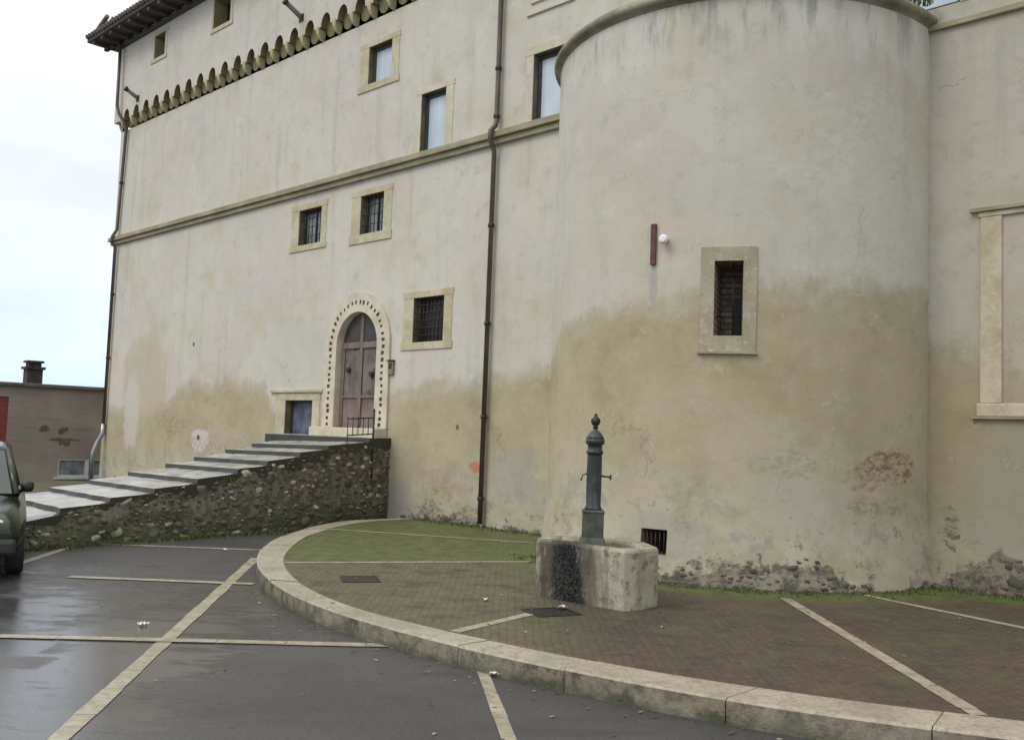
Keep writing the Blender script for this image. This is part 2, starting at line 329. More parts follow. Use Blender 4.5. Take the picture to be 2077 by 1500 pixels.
def setts():
    n = NT('porphyry_setts'); x, y, _ = n.xyz(n.uv)
    v = n.map(n.uv, 1, (0, 0, 0), (0, 0, R(90)))
    nn = n.t.nodes.new('ShaderNodeTexNoise'); n.put(nn.inputs['Vector'], n.uv); nn.inputs['Scale'].default_value = 2.6; nn.inputs['Detail'].default_value = 4
    v = n.mix(.045, v, nn.outputs['Color'])
    br = n.t.nodes.new('ShaderNodeTexBrick'); n.put(br.inputs['Vector'], v)
    br.inputs['Scale'].default_value = 1; br.inputs['Brick Width'].default_value = .088; br.inputs['Row Height'].default_value = .062
    br.inputs['Mortar Size'].default_value = .009; br.inputs['Mortar Smooth'].default_value = .35; br.inputs['Bias'].default_value = 0
    br.inputs[1].default_value = (.075, .064, .046, 1); br.inputs[2].default_value = (.135, .115, .085, 1); br.inputs[3].default_value = (.07, .064, .034, 1)
    big = n.noise(n.uv, .6, 4, .6); mid = n.noise(n.uv, 2.6, 5, .65)
    # left panel olive, right panel brown
    xp, yp, _ = n.xyz(n.pos)
    side = n.ss(n.add(xp, n.mul(n.sub(big, .5), 1.2)), -.1, .9)
    c = n.mix(side, n.mix(.42, br.outputs[0], (.135, .125, .06)), n.mix(.62, br.outputs[0], (.058, .040, .029)))
    c = n.mix(n.ss(mid, .48, .66, 0, .6), c, (.045, .034, .025))
    c = n.mix(n.ss(n.noise(n.uv, 14, 5, .7), .52, .7, 0, .55), c, (.135, .118, .082))
    c = n.mix(n.mul(side, n.ss(n.noise(n.map(n.uv, 1, (5, 5, 0)), 1.4, 5, .65), .5, .66, 0, .5)), c, (.10, .085, .052))
    # moss: behind the first strip and along the wall foot
    wobm = n.mul(n.sub(n.noise(n.uv, 1.5, 5, .65), .5), 1.3)
    dwall = n.add(n.add(n.mul(n.sub(xp, -.3696), -.6984), n.mul(n.sub(yp, 15.4658), -.7157)), 0)   # metres out from the facade
    tx, ty = 2.894, 12.281
    dt = n.sub(n.math('SQRT', n.add(n.math('POWER', n.sub(xp, tx), 2), n.math('POWER', n.sub(yp, ty), 2))), 2.42)
    dm = n.math('MINIMUM', dwall, dt)
    m1 = n.ss(n.add(dm, n.mul(wobm, .5)), 1.0, .3)
    m2 = n.mul(n.ss(n.add(n.sub(yp, n.mul(xp, .31)), n.mul(wobm, .12)), 11.25, 11.45), n.ss(xp, 1.3, .2))
    m3 = n.mul(n.ss(n.add(n.noise(n.uv, 1.0, 5, .65), n.mul(big, .5)), .80, .95), .5)
    m = n.math('MAXIMUM', n.math('MAXIMUM', m1, n.mul(m2, .9)), m3)
    gc = n.mix(n.ss(n.noise(n.uv, 5, 5, .6), .35, .65), (.062, .082, .022), (.115, .13, .045))
    gc = n.mix(n.mul(m1, n.ss(n.noise(n.uv, 2, 4), .4, .65)), gc, (.095, .135, .025))
    c = n.mix(n.mul(m, n.ss(br.outputs[1], .0, 1, .82, .98)), c, gc)
    h = n.add(n.add(n.mul(n.sub(1, br.outputs[1]), 1), n.mul(n.noise(n.uv, 30, 4), .4)), n.mul(n.noise(n.uv, 7, 3), .5))
    return n.done(c, n.ss(mid, .3, .7, .42, .75), n.bump(h, .55, .007), spec=.4)
M_SETT = setts()
def kerbm():
    n = NT('travertine_kerb'); f = n.noise(n.pos, 3, 6, .65); g = n.noise(n.pos, 26, 5, .7)
    nz = n.xyz(n._g.outputs['True Normal'])[2]
    c = n.mix(n.ss(f, .35, .65), (.30, .27, .20), (.40, .365, .28))
    c = n.mix(n.mul(n.isl, .45), c, (.46, .41, .34))
    c = n.mix(n.ss(n.noise(n.pos, 1.3, 6, .7), .5, .64, 0, .5), c, (.22, .20, .145))
    c = n.mix(n.ss(g, .47, .66, 0, .6), c, (.17, .148, .095))
    c = n.mix(n.ss(n.noise(n.pos, 8, 7, .72), .5, .66, 0, .55), c, (.19, .165, .11))
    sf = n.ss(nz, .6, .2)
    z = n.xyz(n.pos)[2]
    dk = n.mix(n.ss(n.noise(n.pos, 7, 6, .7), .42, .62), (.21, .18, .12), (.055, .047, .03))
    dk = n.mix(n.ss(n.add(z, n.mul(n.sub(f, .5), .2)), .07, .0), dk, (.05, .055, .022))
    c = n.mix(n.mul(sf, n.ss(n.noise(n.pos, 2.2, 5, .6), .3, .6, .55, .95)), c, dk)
    return n.done(c, .6, n.bump(n.add(n.add(g, f), n.noise(n.pos, 9, 7, .75)), .7, .014))
M_KERB = kerbm()
def strip():
    n = NT('travertine_strip'); f = n.noise(n.pos, 6, 6, .65)
    c = n.mix(n.ss(f, .35, .68), (.30, .27, .195), (.45, .41, .315))
    c = n.mix(n.ss(n.noise(n.pos, 16, 6, .72), .48, .62, 0, .65), c, (.17, .15, .11))
    c = n.mix(n.ss(n.noise(n.pos, 1.7, 5, .65), .5, .66, 0, .55), c, (.20, .18, .135))
    c = n.mix(n.mul(n.isl, .3), c, (.25, .22, .17))
    return n.done(c, .45, n.bump(f, .3, .005))
M_STRIP = strip()
def basinm():
    n = NT('stained_travertine'); x, y, z = n.xyz(n.ob)
    f = n.noise(n.ob, 5, 6, .65)
    c = n.mix(n.ss(f, .35, .65), (.30, .275, .20), (.41, .38, .285))
    st = n.noise(n.map(n.ob, (7, 7, .9)), 1, 5, .65)
    c = n.mix(n.ss(st, .5, .68, 0, .75), c, (.13, .09, .05))
    c = n.mix(n.ss(n.noise(n.ob, 9, 7, .72), .5, .64, 0, .75), c, (.10, .082, .055))
    gl = n.mul(n.mul(n.ss(n.math('ABSOLUTE', n.add(x, .15)), .52, .14), n.ss(n.noise(n.map(n.ob, (6, 6, 1.6)), 1, 7, .7), .32, .5)), n.ss(y, -.2, -.3))
    c = n.mix(n.mul(gl, .9), c, (.035, .028, .018))
    xe = n.add(x, n.add(n.mul(n.sub(n.noise(n.map(n.ob, (1, 1, .8)), 5, 6, .7), .5), .22), n.mul(n.sub(n.noise(n.ob, 24, 4, .7), .5), .08)))
    sp = n.mul(n.ss(z, .5, .0), .045)
    bk = n.mul(n.ss(n.sub(n.math('ABSOLUTE', n.sub(n.add(xe, .125), sp)), sp), .155, .10), n.ss(y, -.2, -.3))
    c = n.mix(n.mul(bk, .96), c, (.008, .009, .006))
    return n.done(c, n.sub(.7, n.mul(bk, .25)), n.bump(n.add(f, n.add(n.noise(n.ob, 30, 4), n.mul(bk, .6))), .5, .012))
M_BAS = basinm()
M_MOSS = simple('wet_black_moss', (.004, .005, .003), (.011, .014, .006), 7, .5, .4, .02)
def castiron():
    n = NT('painted_cast_iron'); f = n.noise(n.map(n.ob, (9, 9, 1.6)), 1, 6, .65)
    c = n.mix(n.ss(f, .4, .62), (.028, .034, .034), (.070, .082, .080))
    c = n.mix(n.ss(n.noise(n.ob, 10, 6, .7), .56, .72), c, (.10, .095, .07))
    return n.done(c, .45, n.bump(f, .2, .006), .25)
M_CAST = castiron()
M_PLINTH = simple('mossy_iron', (.045, .05, .038), (.10, .10, .08), 9, .8, .4)
M_BRICK = simple('old_brick', (.13, .085, .06), (.26, .195, .14), 7, .9, .6, .02)
def slitbrick():
    n = NT('reveal_brick'); br = n.t.nodes.new('ShaderNodeTexBrick')
    n.put(br.inputs['Vector'], n.uv); br.inputs['Scale'].default_value = 1
    br.inputs['Brick Width'].default_value = .2; br.inputs['Row Height'].default_value = .065; br.inputs['Mortar Size'].default_value = .012
    br.inputs[1].default_value = (.26, .19, .13, 1); br.inputs[2].default_value = (.42, .34, .25, 1); br.inputs[3].default_value = (.16, .13, .10, 1)
    c = n.mix(n.ss(n.noise(n.ob, 8, 5), .4, .7, 0, .6), br.outputs[0], (.09, .07, .05))
    return n.done(c, .9, n.bump(n.sub(1, br.outputs[1]), .8, .012))
M_REVB = slitbrick()
def housewall():
    n = NT('house_render'); x, y, z = n.xyz(n.ob)
    c = n.mix(n.ss(n.noise(n.ob, .7, 5, .6), .35, .65), (.27, .225, .185), (.35, .30, .24))
    c = n.mix(n.ss(n.noise(n.map(n.ob, (1, 1, 9)), 1.2, 5), .5, .7, 0, .4), c, (.15, .12, .095))
    m = None
    for (cx, cz, rx, rz) in ((2.75, 2.35, .14, .09), (3.25, 2.3, .13, .12), (3.3, 1.95, .14, .1), (4.45, 2.25, .13, .3), (4.35, 1.85, .1, .1), (3.3, 2.05, .4, .05)):
        a = n.math('POWER', n.mul(n.sub(x, cx), 1 / rx), 2); b = n.math('POWER', n.mul(n.sub(z, cz), 1 / rz), 2)
        mm = n.ss(n.add(n.add(a, b), n.mul(n.sub(n.noise(n.ob, 5, 7, .72), .5), 7)), 1.3, .6)
        m = mm if m is None else n.math('MAXIMUM', m, mm)
    c = n.mix(n.mul(m, .75), c, (.085, .042, .025))
    return n.done(c, .9, n.bump(n.noise(n.ob, 9, 5), .4, .02))
M_HOUSE = housewall()
M_REDD = simple('red_paint', (.19, .035, .03), (.24, .05, .04), 3, .5, .05)
M_HROOF = simple('grey_roofing', (.10, .095, .08), (.16, .15, .13), 3, .9, .3)
M_CHIM = simple('sooty_brick', (.035, .028, .022), (.075, .058, .045), 6, .9, .4)
M_WHITEF = simple('white_frame_paint', (.55, .55, .53), (.65, .65, .62), 5, .5, .05)
M_CARB = simple('dark_green_car_paint', (.018, .026, .012), (.024, .033, .016), 2, .18, .0, metal=.4, spec=.6)
M_CARG = simple('car_glass', (.02, .035, .03), (.03, .045, .04), 1, .05, 0, spec=.9)
M_TYRE = simple('tyre_rubber', (.012, .012, .012), (.022, .021, .02), 10, .75, .2)
M_PLAST = simple('black_plastic', (.014, .014, .014), (.025, .025, .025), 8, .55, .1)
M_LENS = simple('lamp_lens', (.5, .52, .53), (.6, .62, .63), 3, .1, 0, spec=.8)
M_PAPER = simple('damp_paper', (.62, .61, .58), (.75, .74, .72), 15, .8, .2)
M_GRASS = NT('grass_blade')
M_GRASS = M_GRASS.done(M_GRASS.mix(M_GRASS.isl, (.045, .062, .018), (.10, .118, .038)), .7)
M_WEED = simple('dry_weed', (.10, .10, .04), (.16, .15, .06), 8, .8, .1)
M_DIRT = simple('muddy_verge', (.07, .06, .035), (.09, .095, .035), 2.5, .9, .5, .03)
M_SPOUT = simple('grey_spout_stone', (.12, .12, .125), (.22, .22, .225), 6, .8, .3)
M_BOX = simple('aged_metal_box', (.16, .14, .10), (.24, .21, .16), 8, .6, .1)
M_WHITE = simple('white_enamel', (.72, .72, .70), (.80, .80, .78), 4, .35, .05)

# ------------------------------------------------------------------ mesh helper
class MB:
    def __init__(s): s.v = []; s.f = []; s.uv = []; s.mi = []; s.sm = []
    def face(s, pts, uv=None, mi=0, sm=False):
        b = len(s.v); s.v += [tuple(p) for p in pts]; s.f.append(list(range(b, b + len(pts))))
        s.uv.append(uv or [(p[0], p[2]) for p in pts]); s.mi.append(mi); s.sm.append(sm)
    def box(s, x0, x1, y0, y1, z0, z1, mi=0):
        p = [(x, y, z) for z in (z0, z1) for y in (y0, y1) for x in (x0, x1)]
        for q in ((0, 1, 5, 4), (1, 3, 7, 5), (3, 2, 6, 7), (2, 0, 4, 6), (4, 5, 7, 6), (2, 3, 1, 0)): s.face([p[i] for i in q], mi=mi)
    def hexa(s, p, mi=0):      # 8 points: bottom 4 ccw, top 4 ccw
        for q in ((3, 2, 1, 0), (4, 5, 6, 7), (0, 1, 5, 4), (1, 2, 6, 5), (2, 3, 7, 6), (3, 0, 4, 7)): s.face([p[i] for i in q], mi=mi)
    def tube(s, path, r, n=10, cap=True, mi=0, rr=None):
        P = [Vector(p) for p in path]; rings = []; up = None
        for i, p in enumerate(P):
            t = (P[min(i + 1, len(P) - 1)] - P[max(i - 1, 0)]).normalized()
            if up is None: up = t.orthogonal().normalized()
            up = (up - t * up.dot(t)).normalized(); b = t.cross(up); q = rr[i] if rr else r
            rings.append([p + (up * math.cos(2 * math.pi * k / n) + b * math.sin(2 * math.pi * k / n)) * q for k in range(n)])
        for a, b in zip(rings, rings[1:]):
            for k in range(n): s.face([a[k], a[(k + 1) % n], b[(k + 1) % n], b[k]], mi=mi, sm=True)
        if cap: s.face(rings[0][::-1], mi=mi); s.face(rings[-1], mi=mi)
    def lathe(s, prof, n=24, c=(0, 0, 0), mi=0, sm=True, rfun=None):
        rf = rfun or (lambda a, i: 1)
        rg = [[(c[0] + r * rf(2 * math.pi * k / n, i) * math.cos(2 * math.pi * k / n), c[1] + r * rf(2 * math.pi * k / n, i) * math.sin(2 * math.pi * k / n), c[2] + z) for k in range(n)] for i, (r, z) in enumerate(prof)]
        for a, b in zip(rg, rg[1:]):
            for k in range(n): s.face([a[k], a[(k + 1) % n], b[(k + 1) % n], b[k]], mi=mi, sm=sm)
        s.face(rg[0][::-1], mi=mi); s.face(rg[-1], mi=mi)
    def merge(s, o, fn):
        b = len(s.v); s.v += [fn(*p) for p in o.v]; s.f += [[i + b for i in f] for f in o.f]; s.uv += o.uv; s.mi += o.mi; s.sm += o.sm
    def build(s, name, mat, parent=None, bevel=0, weld=True):
        me = bpy.data.meshes.new(name); me.from_pydata(s.v, [], s.f)
        ul = me.uv_layers.new(name='UVMap')
        for p, uv in zip(me.polygons, s.uv):
            for li, q in zip(p.loop_indices, uv): ul.data[li].uv = q
        me.polygons.foreach_set('material_index', s.mi); me.polygons.foreach_set('use_smooth', s.sm)
        for m in (mat if isinstance(mat, (list, tuple)) else [mat]): me.materials.append(m)
        if weld:
            bm = bmesh.new(); bm.from_mesh(me); bmesh.ops.remove_doubles(bm, verts=bm.verts, dist=1e-5); bm.to_mesh(me); bm.free()
        o = bpy.data.objects.new(name, me); COL.objects.link(o)
        if parent: o.parent = parent
        if bevel:
            md = o.modifiers.new('bevel', 'BEVEL'); md.width = bevel; md.segments = 2; md.limit_method = 'ANGLE'; md.angle_limit = R(40)
        return o
def tag(o, label=None, cat=None, group=None, kind=None):
    for k, v in (('label', label), ('category', cat), ('group', group), ('kind', kind)):
        if v: o[k] = v
    return o
def empty(name, loc, rz=0, label=None, cat=None, group=None):
    o = bpy.data.objects.new(name, None); COL.objects.link(o); o.location = loc; o.rotation_euler = (0, 0, rz)
    return tag(o, label, cat, group)
def part(name, mb, mat, parent, label=None, bevel=0, loc=None):
    o = mb.build(name, mat, parent, bevel)
    if label: o['label'] = label
    if loc: o.location = loc
    return o
def copytree(o, parent=None):
    c = o.copy(); COL.objects.link(c); c.parent = parent
    for ch in list(o.children): copytree(ch, c)
    return c

TH = R(44.3); P0 = Vector((-.3696, 15.4658, 0))
U = Vector((math.cos(TH), -math.sin(TH), 0)); N = Vector((-math.sin(TH), -math.cos(TH), 0))
def fw(s, out, z): return P0 + U * s + N * out + Vector((0, 0, z))      # facade coordinates to world

# ------------------------------------------------------------------ ground, road, pavement
def spline(pts, k=8):
    r = []
    P = [Vector(p) for p in pts]; P = [P[0] * 2 - P[1]] + P + [P[-1] * 2 - P[-2]]
    for i in range(1, len(P) - 2):
        for j in range(k):
            t = j / k; a, b, c, d_ = P[i - 1:i + 3]
            r.append(.5 * ((2 * b) + (c - a) * t + (2 * a - 5 * b + 4 * c - d_) * t * t + (3 * b - a - 3 * c + d_) * t ** 3))
    r.append(P[-2]); return r
KO = spline([(-1.75, 16.62), (-2.55, 15.75), (-2.9, 14.6), (-3.03, 13.2), (-3.0, 12.2), (-2.85, 11.2), (-2.55, 10.1), (-2.13, 9.1), (-1.6, 8.2), (-.9, 7.35), (-.1, 6.6), (.7, 6.0), (1.5, 5.52), (2.4, 5.14), (3.4, 4.8), (4.6, 4.45), (9, 3.4)])
KI = spline([(-1.55, 16.55), (-2.10, 15.9), (-2.5, 14.9), (-2.69, 13.6), (-2.66, 12.3), (-2.5, 11.0), (-2.22, 9.95), (-1.85, 9.05), (-1.3, 8.15), (-.65, 7.45), (.1, 6.82), (.95, 6.22), (1.75, 5.80), (2.6, 5.46), (3.6, 5.13), (4.8, 4.80), (9.1, 3.74)])
mb = MB()
xs = [-300, -60, -30, -20, -14, -10, -6, -2, 2, 8, 20, 60, 300]
ys = [-300, -40, -10, 0, 5, 10, 15, 19, 21, 22.5, 24, 26, 30, 60, 400]
def gz(y): return 0 if y <= 21 else -1.0 * min(1, (y - 21) / 5)
for i in range(len(ys) - 1):
    for j in range(len(xs) - 1):
        q = [(xs[j], ys[i]), (xs[j + 1], ys[i]), (xs[j + 1], ys[i + 1]), (xs[j], ys[i + 1])]
        mb.face([(a, b, gz(b)) for a, b in q], [(a, b) for a, b in q])
tag(mb.build('road', M_ASPH), kind='structure')
mb = MB()
inner = KI
wall_line = [fw(-1.0, -.3, 0), fw(14, -.3, 0)]
for i in range(len(inner) - 1):
    a, b = inner[i], inner[i + 1]; fa, fb = i / (len(inner) - 1), (i + 1) / (len(inner) - 1)
    c = wall_line[0].lerp(wall_line[1], fb ** 1.3); d_ = wall_line[0].lerp(wall_line[1], fa ** 1.3)
    q = [(a.x, a.y), (b.x, b.y), (c.x, c.y), (d_.x, d_.y)]
    for k in range(6):
        t0, t1 = k / 6, (k + 1) / 6
        L = lambda p, r_, t: (p[0] + (r_[0] - p[0]) * t, p[1] + (r_[1] - p[1]) * t)
        w = [L(q[0], q[3], t0), L(q[1], q[2], t0), L(q[1], q[2], t1), L(q[0], q[3], t1)]
        mb.face([(x, y, .146) for x, y in w], w)
tag(mb.build('pavement', M_SETT), kind='structure')
# kerb of separate travertine blocks
mb = MB(); i = 0; n_ = len(KO)
while i < n_ - 1:
    j = i; L_ = 0; tgt = rnd.uniform(.8, 1.15)
    while j < n_ - 1 and L_ < tgt: L_ += (KO[j + 1] - KO[j]).length; j += 1
    top = .15 + rnd.uniform(-.004, .006); off = rnd.uniform(-.006, .006)
    for k in range(i, j):
        o0, o1, i0, i1 = KO[k].copy(), KO[k + 1].copy(), KI[k].copy(), KI[k + 1].copy()
        if k == i: dv = (KO[k + 1] - KO[k]).normalized() * .0035; o0 += dv; i0 += dv
        if k == j - 1: dv = (KO[k + 1] - KO[k]).normalized() * .0035; o1 -= dv; i1 -= dv
        cut = lambda a, b, f: a.lerp(b, f)
        e0, e1 = cut(o0, i0, .05), cut(o1, i1, .05)
        A = lambda p, z: (p.x, p.y, z)
        mb.face([A(o0, -.1), A(o1, -.1), A(o1, top - .014), A(o0, top - .014)][::-1])
        mb.face([A(o0, top - .014), A(o1, top - .014), A(e1, top), A(e0, top)][::-1])
        mb.face([A(e0, top), A(e1, top), A(i1, top), A(i0, top)][::-1])
        mb.face([A(i0, top), A(i1, top), A(i1, -.1), A(i0, -.1)][::-1])
        if k == i: mb.face([A(o0, -.1), A(o0, top - .014), A(e0, top), A(i0, top), A(i0, -.1)])
        if k == j - 1: mb.face([A(o1, -.1), A(o1, top - .014), A(e1, top), A(i1, top), A(i1, -.1)][::-1])
    i = j
tag(mb.build('kerb', M_KERB), kind='structure')
def ground_strip(name, a, b, w, z, seg=.5):
    a, b = Vector(a), Vector(b); t = (b - a); L_ = t.length; t.normalize(); nn = Vector((-t.y, t.x)) * (w / 2); k = 0; mb = MB()
    x = 0
    while x < L_ - .02:
        x1 = min(L_, x + seg * rnd.uniform(.8, 1.2)); p, q = a + t * (x + .003), a + t * (x1 - .003)
        r0, r1 = rnd.uniform(.86, 1.08), rnd.uniform(.86, 1.08)
        mb.face([(p.x - nn.x * r0, p.y - nn.y * r0, z), (q.x - nn.x * r1, q.y - nn.y * r1, z), (q.x + nn.x * r1, q.y + nn.y * r1, z), (p.x + nn.x * r0, p.y + nn.y * r0, z)][::-1])
        x = x1
    o = mb.build(name, M_STRIP); o['kind'] = 'structure'
    if o.data.polygons[0].normal.z < 0: o.data.flip_normals()
    return o
ground_strip('road_marking', (-2.0, 3.2), (-3.06, 11.95), .115, .0045)
ground_strip('road_marking', (-9.0, 6.92), (-.83, 7.345), .12, .008)
ground_strip('road_marking', (-4.47, 10.0), (-2.56, 9.96), .12, .008)
ground_strip('road_marking', (-5.31, 12.76), (-3.06, 12.73), .10, .004)
ground_strip('road_marking', (-5.36, 10.6), (-5.55, 12.57), .10, .004)
ground_strip('road_marking', (-.13, 6.70), (.33, 3.0), .085, .004)
ground_strip('pavement_strip', (-2.42, 10.56), (.30, 11.40), .10, .150)
ground_strip('pavement_strip', (-2.62, 14.3), (.37, 13.42), .10, .150)
ground_strip('pavement_strip', (-.36, 7.22), (.22, 8.05), .10, .150)
ground_strip('pavement_strip', (2.70, 9.35), (2.67, 5.46), .105, .150)
ground_strip('pavement_strip', (3.6, 9.75), (4.9, 7.25), .09, .150)
# drain grates
def grate(name, c, rz, w, l, z, label):
    g = empty(name, (c[0], c[1], z), rz, label, 'drain grate')
    m = MB(); t = .022; m.box(-w / 2, w / 2, -l / 2, -l / 2 + t, -.02, .006); m.box(-w / 2, w / 2, l / 2 - t, l / 2, -.02, .006)
    m.box(-w / 2, -w / 2 + t, -l / 2 + t, l / 2 - t, -.02, .006); m.box(w / 2 - t, w / 2, -l / 2 + t, l / 2 - t, -.02, .006)
    part('frame', m, M_IRON, g)
    m = MB(); k = 8
    for i in range(k):
        x = -w / 2 + t + (w - 2 * t) * (i + .5) / k; m.box(x - .009, x + .009, -l / 2 + t, l / 2 - t, -.015, .004)
    part('bars', m, M_IRON, g)
    m = MB(); m.box(-w / 2 + t, w / 2 - t, -l / 2 + t, l / 2 - t, -.02, .0005); part('pit', m, M_DARKG, g)
grate('drain_grate', (-1.42, 9.58), R(14), .37, .38, .148, 'dark square iron drain grate in the olive paving left of the fountain')
grate('drain_grate', (.40, 8.17), R(25), .40, .36, .148, 'iron drain grate in wet paving at the foot of the stone basin')

# ------------------------------------------------------------------ castle
castle = empty('castle', P0, -TH, 'large pale plastered castle building with corbel table and round arched door', 'castle')
S0 = -14.67
def wall_holes(m, s0, s1, z0, z1, holes, y=0, du=0, deep=.42, mi_rev=0):
    xs_ = sorted({s0, s1, *[h[0] for h in holes], *[h[1] for h in holes]}); zs_ = sorted({z0, z1, *[h[2] for h in holes], *[h[3] for h in holes]})
    for a, b in zip(xs_, xs_[1:]):
        for c, d_ in zip(zs_, zs_[1:]):
            if any(h[0] <= a and b <= h[1] and h[2] <= c and d_ <= h[3] for h in holes): continue
            m.face([(a, y, c), (b, y, c), (b, y, d_), (a, y, d_)])
    for h in holes:
        a, b, c, d_ = h[:4]; k = h[4] if len(h) > 4 else deep
        m.face([(a, y, c), (a, y, d_), (a, y + k, d_), (a, y + k, c)], mi=mi_rev)
        m.face([(b, y, d_), (b, y, c), (b, y + k, c), (b, y + k, d_)], mi=mi_rev)
        m.face([(a, y, d_), (b, y, d_), (b, y + k, d_), (a, y + k, d_)], mi=mi_rev)
        m.face([(b, y, c), (a, y, c), (a, y + k, c), (b, y + k, c)], mi=mi_rev)
# windows: s0, s1, z0, z1 of the opening, frame margins l, r, t, b, style
WIN = [
    dict(o=(-3.60, -2.90, 8.20, 8.93), f=(.30, .24, .10, .13), st='blind', lab='small square window with pale blind in a yellow stone surround below the corbels'),
    dict(o=(-1.98, -1.32, 6.56, 7.64), f=(.17, .22, .10, 0), st='blind', fm='pale', lab='tall window with pale blind standing on the cornice left of the drainpipe'),
    dict(o=(.76, 1.56, 6.56, 7.67), f=(.17, .17, .16, 0), st='blind', fm='pale', lab='tall window with pale blind half hidden by the round tower'),
    dict(o=(6.62, 7.28, 6.60, 7.70), f=(.12, .12, .12, 0), st='blind', fm='pale', lab='tall window on the string course right of the round tower'),
    dict(o=(-5.72, -4.93, 5.32, 6.045), f=(.30, .20, .13, .12), st='barred', lab='left barred square window under the cornice'),
    dict(o=(-3.64, -2.94, 5.30, 6.04), f=(.31, .26, .12, .17), st='barred', lab='right barred square window under the cornice'),
    dict(o=(-1.95, -1.15, 3.18, 3.965), f=(.30, .23, .12, .13), st='mesh', lab='dark barred window in yellow stone surround right of the arched door'),
    dict(o=(-5.88, -4.92, 1.38, 2.17), f=(.36, .27, .15, 0), st='cellar', lab='low cellar opening left of the arched door'),
]
DOOR = (-4.16, -2.91, 1.66, 3.83)
holes = [w['o'] + (.42,) for w in WIN] + [DOOR + (.42,)]
m = MB()
ZT = 9.46
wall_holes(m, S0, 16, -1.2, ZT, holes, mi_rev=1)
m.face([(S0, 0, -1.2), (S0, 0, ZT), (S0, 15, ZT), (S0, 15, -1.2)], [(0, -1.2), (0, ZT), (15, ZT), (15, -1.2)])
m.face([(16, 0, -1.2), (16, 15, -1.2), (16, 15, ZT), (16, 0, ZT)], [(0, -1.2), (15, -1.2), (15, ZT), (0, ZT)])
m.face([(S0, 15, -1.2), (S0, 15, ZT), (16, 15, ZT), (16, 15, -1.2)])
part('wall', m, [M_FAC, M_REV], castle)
# overhanging upper storey on small arches
OV = .15; PITCH_C = .5715; SC0 = -13.77; NC = 30
ZA0, ZA1 = 9.70, 9.955       # spring and crown of the little arches
ZE = 11.95
um = MB(); S1 = S0 - OV
TOPW = [(-12.60, -12.02, 10.93, 11.53), (-9.55, -8.78, 10.88, 11.60)]
xe = SC0 + PITCH_C * (NC - 1) + PITCH_C / 2
wall_holes(um, S1, 16, ZA1 + .06, ZE, [h + (.45,) for h in TOPW], y=-OV, mi_rev=2)
ar = .165
um.face([(xe, -OV, ZT), (16, -OV, ZT), (16, -OV, ZA1 + .06), (xe, -OV, ZA1 + .06)])
def arch_bay(c):           # front skin with an arched notch, and its soffit
    K = 10; pts = [(c - PITCH_C / 2, ZA0)] + [(c + ar * math.cos(math.pi * (1 - k / K)), ZA0 + (ZA1 - ZA0) * math.sin(math.pi * (1 - k / K))) for k in range(K + 1)] + [(c + PITCH_C / 2, ZA0)]
    zt = ZA1 + .06
    for (a, za), (b, zb) in zip(pts, pts[1:]):
        um.face([(a, -OV, za), (b, -OV, zb), (b, -OV, zt), (a, -OV, zt)])
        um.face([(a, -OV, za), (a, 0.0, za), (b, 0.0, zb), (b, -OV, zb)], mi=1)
for k in range(-1, NC): arch_bay(SC0 + PITCH_C * (k + .5))
xl = SC0 - PITCH_C
um.face([(S1, -OV, ZA0), (xl, -OV, ZA0), (xl, -OV, ZA1 + .06), (S1, -OV, ZA1 + .06)])
um.face([(S1, -OV, ZA0), (S1, 15 + OV, ZA0), (xl, 15, ZA0), (xl, -OV, ZA0)])
um.face([(S1, -OV, ZA0), (S1, -OV, ZE), (S1, 15 + OV, ZE), (S1, 15 + OV, ZA0)], [(0, ZA0), (0, ZE), (15, ZE), (15, ZA0)])
um.face([(16, -OV, ZT), (16, 15, ZT), (16, 15, ZE), (16, -OV, ZE)])
um.face([(S1, 15 + OV, ZA0), (S1, 15 + OV, ZE), (16, 15 + OV, ZE), (16, 15 + OV, ZA0)])
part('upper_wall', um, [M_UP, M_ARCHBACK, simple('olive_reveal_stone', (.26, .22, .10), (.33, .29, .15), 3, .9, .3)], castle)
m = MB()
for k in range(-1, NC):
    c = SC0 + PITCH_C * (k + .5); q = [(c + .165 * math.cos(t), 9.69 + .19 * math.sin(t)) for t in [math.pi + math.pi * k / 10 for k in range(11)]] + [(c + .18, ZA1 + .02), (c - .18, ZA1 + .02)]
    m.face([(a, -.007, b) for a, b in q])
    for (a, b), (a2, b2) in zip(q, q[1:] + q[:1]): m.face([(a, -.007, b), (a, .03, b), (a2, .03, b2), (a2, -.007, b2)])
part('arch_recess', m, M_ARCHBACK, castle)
def corbel_mesh():
    m = MB(); w = .058; prof = [(0, 9.47)] + [(-OV * 1.05 * math.sin(t), 9.47 + .25 * (1 - math.cos(t))) for t in [R(a) for a in (20, 40, 60, 80, 90)]] + [(-OV * 1.05, 9.735)]
    for (y0, z0), (y1, z1) in zip(prof, prof[1:]): m.face([(-w * min(1, .35 + (z0 - 9.47) * 3), y0 - .002, z0), (w * min(1, .35 + (z0 - 9.47) * 3), y0 - .002, z0), (w * min(1, .35 + (z1 - 9.47) * 3), y1 - .002, z1), (-w * min(1, .35 + (z1 - 9.47) * 3), y1 - .002, z1)])
    for sx in (-1, 1):
        pts = [(sx * w * min(1, .35 + (z - 9.47) * 3), y - .002, z) for y, z in prof] + [(sx * w, .03, 9.735), (sx * w * .35, .03, 9.47)]
        m.face(pts if sx > 0 else pts[::-1])
    m.face([(-w, -OV * 1.05 - .002, 9.735), (w, -OV * 1.05 - .002, 9.735), (w, .03, 9.735), (-w, .03, 9.735)])
    return m
cb = part('corbel', corbel_mesh(), M_CORB, castle); cb.location.x = SC0
